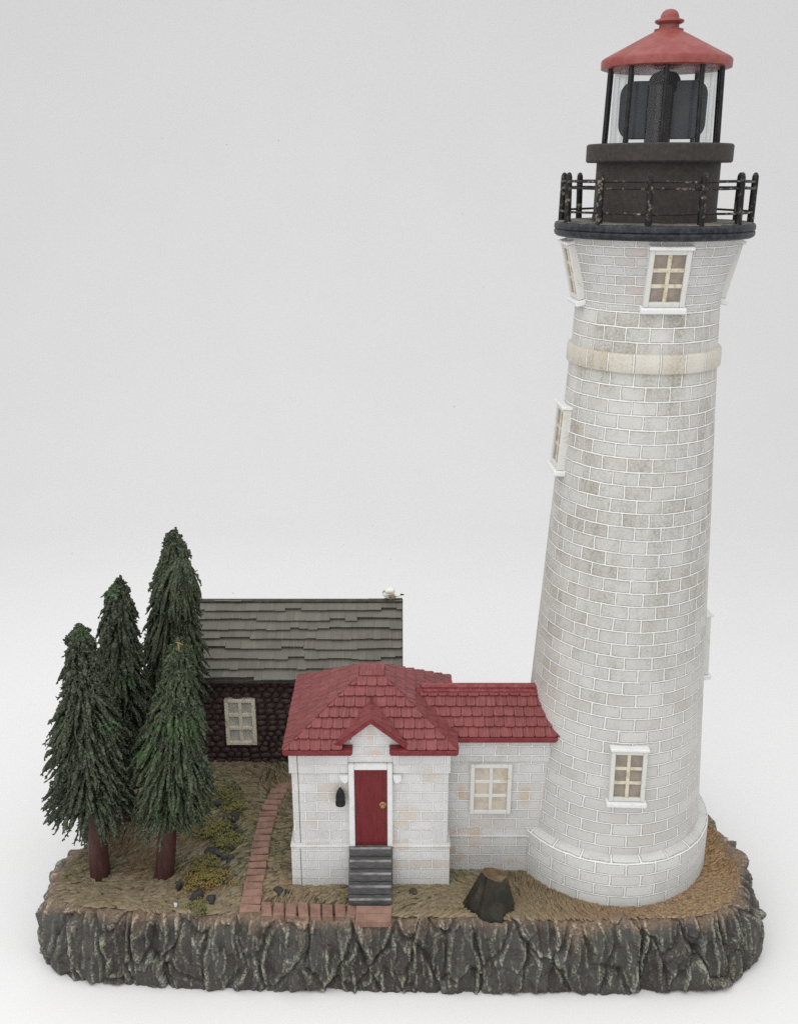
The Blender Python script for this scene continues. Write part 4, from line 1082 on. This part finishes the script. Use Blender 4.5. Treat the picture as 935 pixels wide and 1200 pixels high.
tree('front right fir tree with bright green patches and a bare yellow shoot at its tip', -1.356, -0.324, -1.160, -0.300, 0.34, 1.485, 0.218, M['needles_green'], 780, seed=12, spread=1.35, tip=.034, bare_tip=True, zmid=.8, power=.72)
tree('slim middle fir tree standing between the leftmost and the tallest firs', -1.735, 0.200, -1.615, 0.200, 0.30, 1.605, 0.200, M['needles_dark'], 780, seed=13, spread=1.4, tip=.040, power=.78)
tree('tallest rear fir tree beside the left end of the grey cottage roof', -1.520, 0.60, -1.372, 0.60, 0.42, 1.762, 0.215, M['needles'], 900, seed=14, spread=1.7, tip=.040, zmid=.65, power=.75, shoulder=(0.055, 0.135, 120))

# ------------------------------------------------------------------ garden rocks, ferns, stump, bits
RNG = np.random.default_rng(77)
def rock(label, x, y, r, seed, mat='pebble', rot=0.0, tilt=0.0, group='dark rocks in the garden bed', cat='rock', nm='garden_rock', sink=.35):
    R_ = random.Random(seed); g = G()
    planes = [(Vector((R_.gauss(0, 1), R_.gauss(0, 1), R_.gauss(0, 1) + .3)).normalized(), R_.uniform(.45, .78)) for _ in range(12)]
    def fn(p):
        d = 1.0
        for n_, k_ in planes:
            q_ = p.dot(n_)
            if q_ > 1e-3: d = min(d, k_ / q_)
        return d * (1 + .10 * mnoise.noise(p * 2.6 + Vector((seed * 3.1, 0, 0))))
    z0 = float(ground_z(np.array(x), np.array(y)))
    g.ellipsoid((x, y, z0 + r[2] * (1 - sink)), r, Euler((0, tilt, rot)).to_matrix(), 22, 14, fn)
    o = mesh_obj(nm, g, M[mat], None, angle=40, origin=(x, y, z0))
    return tag(o, label, cat, group)
rock('small round dark rock at the back of the garden bed below the cottage wall', -1.062, 0.500, (.030, .026, .026), 1)
rock('long dark brown rock like a curved log behind the yellow ferns', -1.165, 0.335, (.085, .026, .030), 2, rot=.25)
rock('rugged grey rock in the middle of the ferns beside the brick path', -1.045, 0.190, (.062, .050, .040), 3, rot=.5)
rock('light-streaked grey rock just below the rugged rock in the fern bed', -1.020, 0.100, (.036, .034, .034), 8)
rock('black rock nearest the middle of the long brick path', -0.985, 0.020, (.036, .032, .036), 4)
rock('upright dark rock at the lower right edge of the front fir tree crown', -1.250, 0.200, (.026, .028, .058), 5, tilt=-.35)
rock('broad dark ridged rock under the middle yellow ferns', -1.100, -0.140, (.095, .050, .034), 6, rot=-.35)
rock('ridged dark rock right of the broad rock and left of the path', -1.010, -0.190, (.050, .036, .028), 16, rot=.3)
rock('standing dark slab at the left end of the front rock cluster', -1.240, -0.450, (.024, .026, .058), 7, tilt=.12)
rock('largest rounded dark rock in the front rock cluster', -1.125, -0.520, (.052, .044, .050), 9)
rock('squat dark rock on the right of the front rock cluster', -1.040, -0.545, (.040, .036, .036), 10)
rock('small black pebble above the standing slab of the front cluster', -1.212, -0.330, (.024, .022, .022), 12)
rock('small dark pebble between the front ferns and the path foot', -0.990, -0.400, (.028, .022, .018), 13)
rock('black rock lying where the two brick walks meet near the house corner', -0.680, -0.470, (.036, .030, .026), 14)
rock('thin dark pebble pointing from the path rock to the house', -0.625, -0.468, (.034, .016, .012), 15, rot=-.15)
rock('small brown rock on the grass right of the door steps', 0.080, -0.478, (.032, .026, .020), 17, mat='pebble_brown', group=None)
rock('tiny white chip on the grass at the left front of the base', -1.235, -0.590, (.012, .011, .024), 18, mat='white_chip', group=None, cat='chip', nm='white_chip', sink=.1)
g = G()
for dx_, dy_, a in ((0, 0, .3), (.018, .008, 1.9), (-.012, .012, 2.6)):
    g.tube([(-1.365 + dx_, -0.335 + dy_, .012), (-1.365 + dx_ + .026 * math.cos(a), -0.335 + dy_ + .026 * math.sin(a), .016)], [.005, .003], 6)
tag(mesh_obj('fallen_needles', g, M['needles_green'], None, origin=(-1.365, -0.335, 0)), 'bright green bristle scraps at the foot of the front right fir', 'needles')

def fern(label, x, y, r, n, mat, seed, h=.05):
    R_ = np.random.default_rng(seed)
    z0 = float(ground_z(np.array(x), np.array(y)))
    V_ = []; F_ = []; o = 0
    for i in range(n):
        a = R_.uniform(0, 2 * PI); L = r * R_.uniform(.55, 1.1); cx_ = x + R_.normal(0, r * .28); cy_ = y + R_.normal(0, r * .22)
        m = 6; hh = h * R_.uniform(.5, 1.1)
        for k_ in range(m):                                  # frond: stem of paired leaflets
            t0 = (k_ + .3) / m
            px_ = cx_ + math.cos(a) * L * t0; py_ = cy_ + math.sin(a) * L * t0 * .8; pz_ = z0 + hh * math.sin(PI * min(1, t0 * 1.05)) + .006
            ll = .026 * (1 - t0 * .55) * R_.uniform(.8, 1.2)
            for sd in (-1, 1):
                b = a + sd * R_.uniform(.6, 1.0)
                tipp = (px_ + math.cos(b) * ll, py_ + math.sin(b) * ll, pz_ - .006 + R_.normal(0, .004))
                w_ = .0052; nx_, ny_ = -math.sin(b) * w_, math.cos(b) * w_
                mx_, my_ = (px_ * .5 + tipp[0] * .5), (py_ * .5 + tipp[1] * .5)
                V_ += [(px_, py_, pz_), (mx_ + nx_, my_ + ny_, pz_ - .004), tipp, (mx_ - nx_, my_ - ny_, pz_ - .004), (mx_, my_, pz_ + .005)]
                F_ += [(o, o + 1, o + 4), (o + 1, o + 2, o + 4), (o + 2, o + 3, o + 4), (o + 3, o, o + 4)]; o += 5
    ob = np_mesh('fern', V_, F_, mat, None, smooth=True, origin=(x, y, z0))
    return tag(ob, label, 'fern', 'yellow ferns in the garden bed')
fern('yellow green fern spread out below the cottage window, rearmost in the bed', -1.165, 0.400, .160, 74, M['fern'], 1, h=.06)
fern('small yellow fern between the rugged grey rock and the path', -1.055, 0.285, .100, 40, M['fern'], 2)
fern('tall yellow fern left of the black rock in mid bed', -1.140, 0.060, .140, 66, M['fern'], 3, h=.06)
fern('olive yellow fern just above the broad ridged rock', -1.045, -0.050, .105, 44, M['fern'], 4)
fern('golden orange tinged fern above the front rock cluster', -1.105, -0.395, .135, 70, M['fern_gold'], 5, h=.06)
fern('low olive fern just below the broad ridged rock and above the golden fern', -1.130, -0.230, .095, 34, M['fern'], 7, h=.035)
fern('sparse green fern at the foot of the front rock cluster', -1.090, -0.590, .075, 16, M['fern'], 6, h=.03)

# stump-like boulder in front of the passage
sb = thing('stump_boulder', 'dark pleated stump-shaped boulder with a flat brown top in front of the passage window', 'boulder', (0.498, -0.60, 0))
bot = [(0.350, -0.575), (0.385, -0.640), (0.425, -0.660), (0.440, -0.690), (0.500, -0.695), (0.562, -0.690), (0.590, -0.655), (0.632, -0.632), (0.640, -0.575), (0.610, -0.500), (0.520, -0.460), (0.410, -0.480)]
topp = [(0.452, -0.560), (0.462, -0.590), (0.474, -0.594), (0.482, -0.612), (0.520, -0.618), (0.556, -0.612), (0.570, -0.600), (0.588, -0.588), (0.590, -0.560), (0.575, -0.525), (0.520, -0.510), (0.470, -0.520)]
rings = []
for f, zz in ((0, -.02), (0.0, .012), (.30, .065), (.62, .125), (.88, .172), (1.0, .192)):
    zt_ = [zz + (0.022 * f if px_ < .49 else 0) + (0.008 * f * math.sin(i * 2.1)) for i, (px_, _) in enumerate(bot)]
    bul = 0.010 * math.sin(PI * f)
    rings.append([(b[0] * (1 - f) + t_[0] * f + (b[0] - .498) * bul * 2, b[1] * (1 - f) + t_[1] * f - bul * .6, z_) for b, t_, z_ in zip(bot, topp, zt_)])
g = G(); n = len(bot)
g.add([p for r in rings for p in r], [[i * n + k_, i * n + (k_ + 1) % n, (i + 1) * n + (k_ + 1) % n, (i + 1) * n + k_] for i in range(len(rings) - 1) for k_ in range(n)])
for k_ in (0, 1):
    g.tube([(0.470, -0.664 - .0 + .016 * k_, 0.058 + .018 * k_), (0.505, -0.664 + .012 * k_, 0.072 + .016 * k_), (0.545, -0.655 + .012 * k_, 0.088 + .016 * k_)], [.003, .005, .003], 8)
mesh_obj('pleated_side', g, M['stump'], sb, angle=24, bevel=0.006)
g = G(); tp = rings[-1]; cz = sum(p[2] for p in tp) / n
ins = [(p[0] * .93 + .523 * .07, p[1] * .93 - .565 * .07, p[2] + .004) for p in tp]
g.add(tp + ins + [(0.523, -0.565, cz - .006)], [[k_, (k_ + 1) % n, n + (k_ + 1) % n, n + k_] for k_ in range(n)] + [[n + k_, n + (k_ + 1) % n, 2 * n] for k_ in range(n)])
mesh_obj('flat_top', g, M['stump_top'], sb, angle=40)

# ------------------------------------------------------------------ camera
cam = bpy.data.cameras.new('Camera'); co = bpy.data.objects.new('Camera', cam); COL.objects.link(co)
co.location = (0, -5.0, 3.8326); co.rotation_euler = (math.radians(90) - 0.3319, 0, 0)
cam.sensor_fit = 'VERTICAL'; cam.sensor_height = 24; cam.sensor_width = 24 * 935 / 1200; cam.lens = 1147.4 / 1200 * 24
cam.clip_start = 0.05; cam.clip_end = 100
SC.camera = co

# ------------------------------------------------------------------ light: soft tent light, a big softbox above and one in front
w = bpy.data.worlds.new('World'); SC.world = w; w.use_nodes = True
bg = w.node_tree.nodes['Background']; bg.inputs[0].default_value = (0.99, 0.99, 0.995, 1); bg.inputs[1].default_value = 0.78
def area(name, loc, target, sx_, sy_, power, col=(1, 1, 1)):
    l = bpy.data.lights.new(name, 'AREA'); l.shape = 'RECTANGLE'; l.size = sx_; l.size_y = sy_; l.energy = power; l.color = col
    o = bpy.data.objects.new(name, l); COL.objects.link(o); o.location = loc
    o.rotation_euler = (Vector(target) - Vector(loc)).to_track_quat('-Z', 'Y').to_euler()
    return o
area('softbox_top', (-0.5, -1.5, 8.0), (0, 0.0, 0), 13, 8, 430, (1, 0.985, 0.965))
area('softbox_front', (-3.0, -7.0, 5.0), (0.3, 0, 1.2), 5, 5, 120, (1, 0.99, 0.98))

# ------------------------------------------------------------------ render settings
SC.view_settings.view_transform = 'Standard'; SC.view_settings.look = 'None'
SC.view_settings.exposure = 0.0; SC.view_settings.gamma = 1.0
SC.render.engine = 'CYCLES'
SC.cycles.use_denoising = False
SC.cycles.max_bounces = 8; SC.cycles.transparent_max_bounces = 12
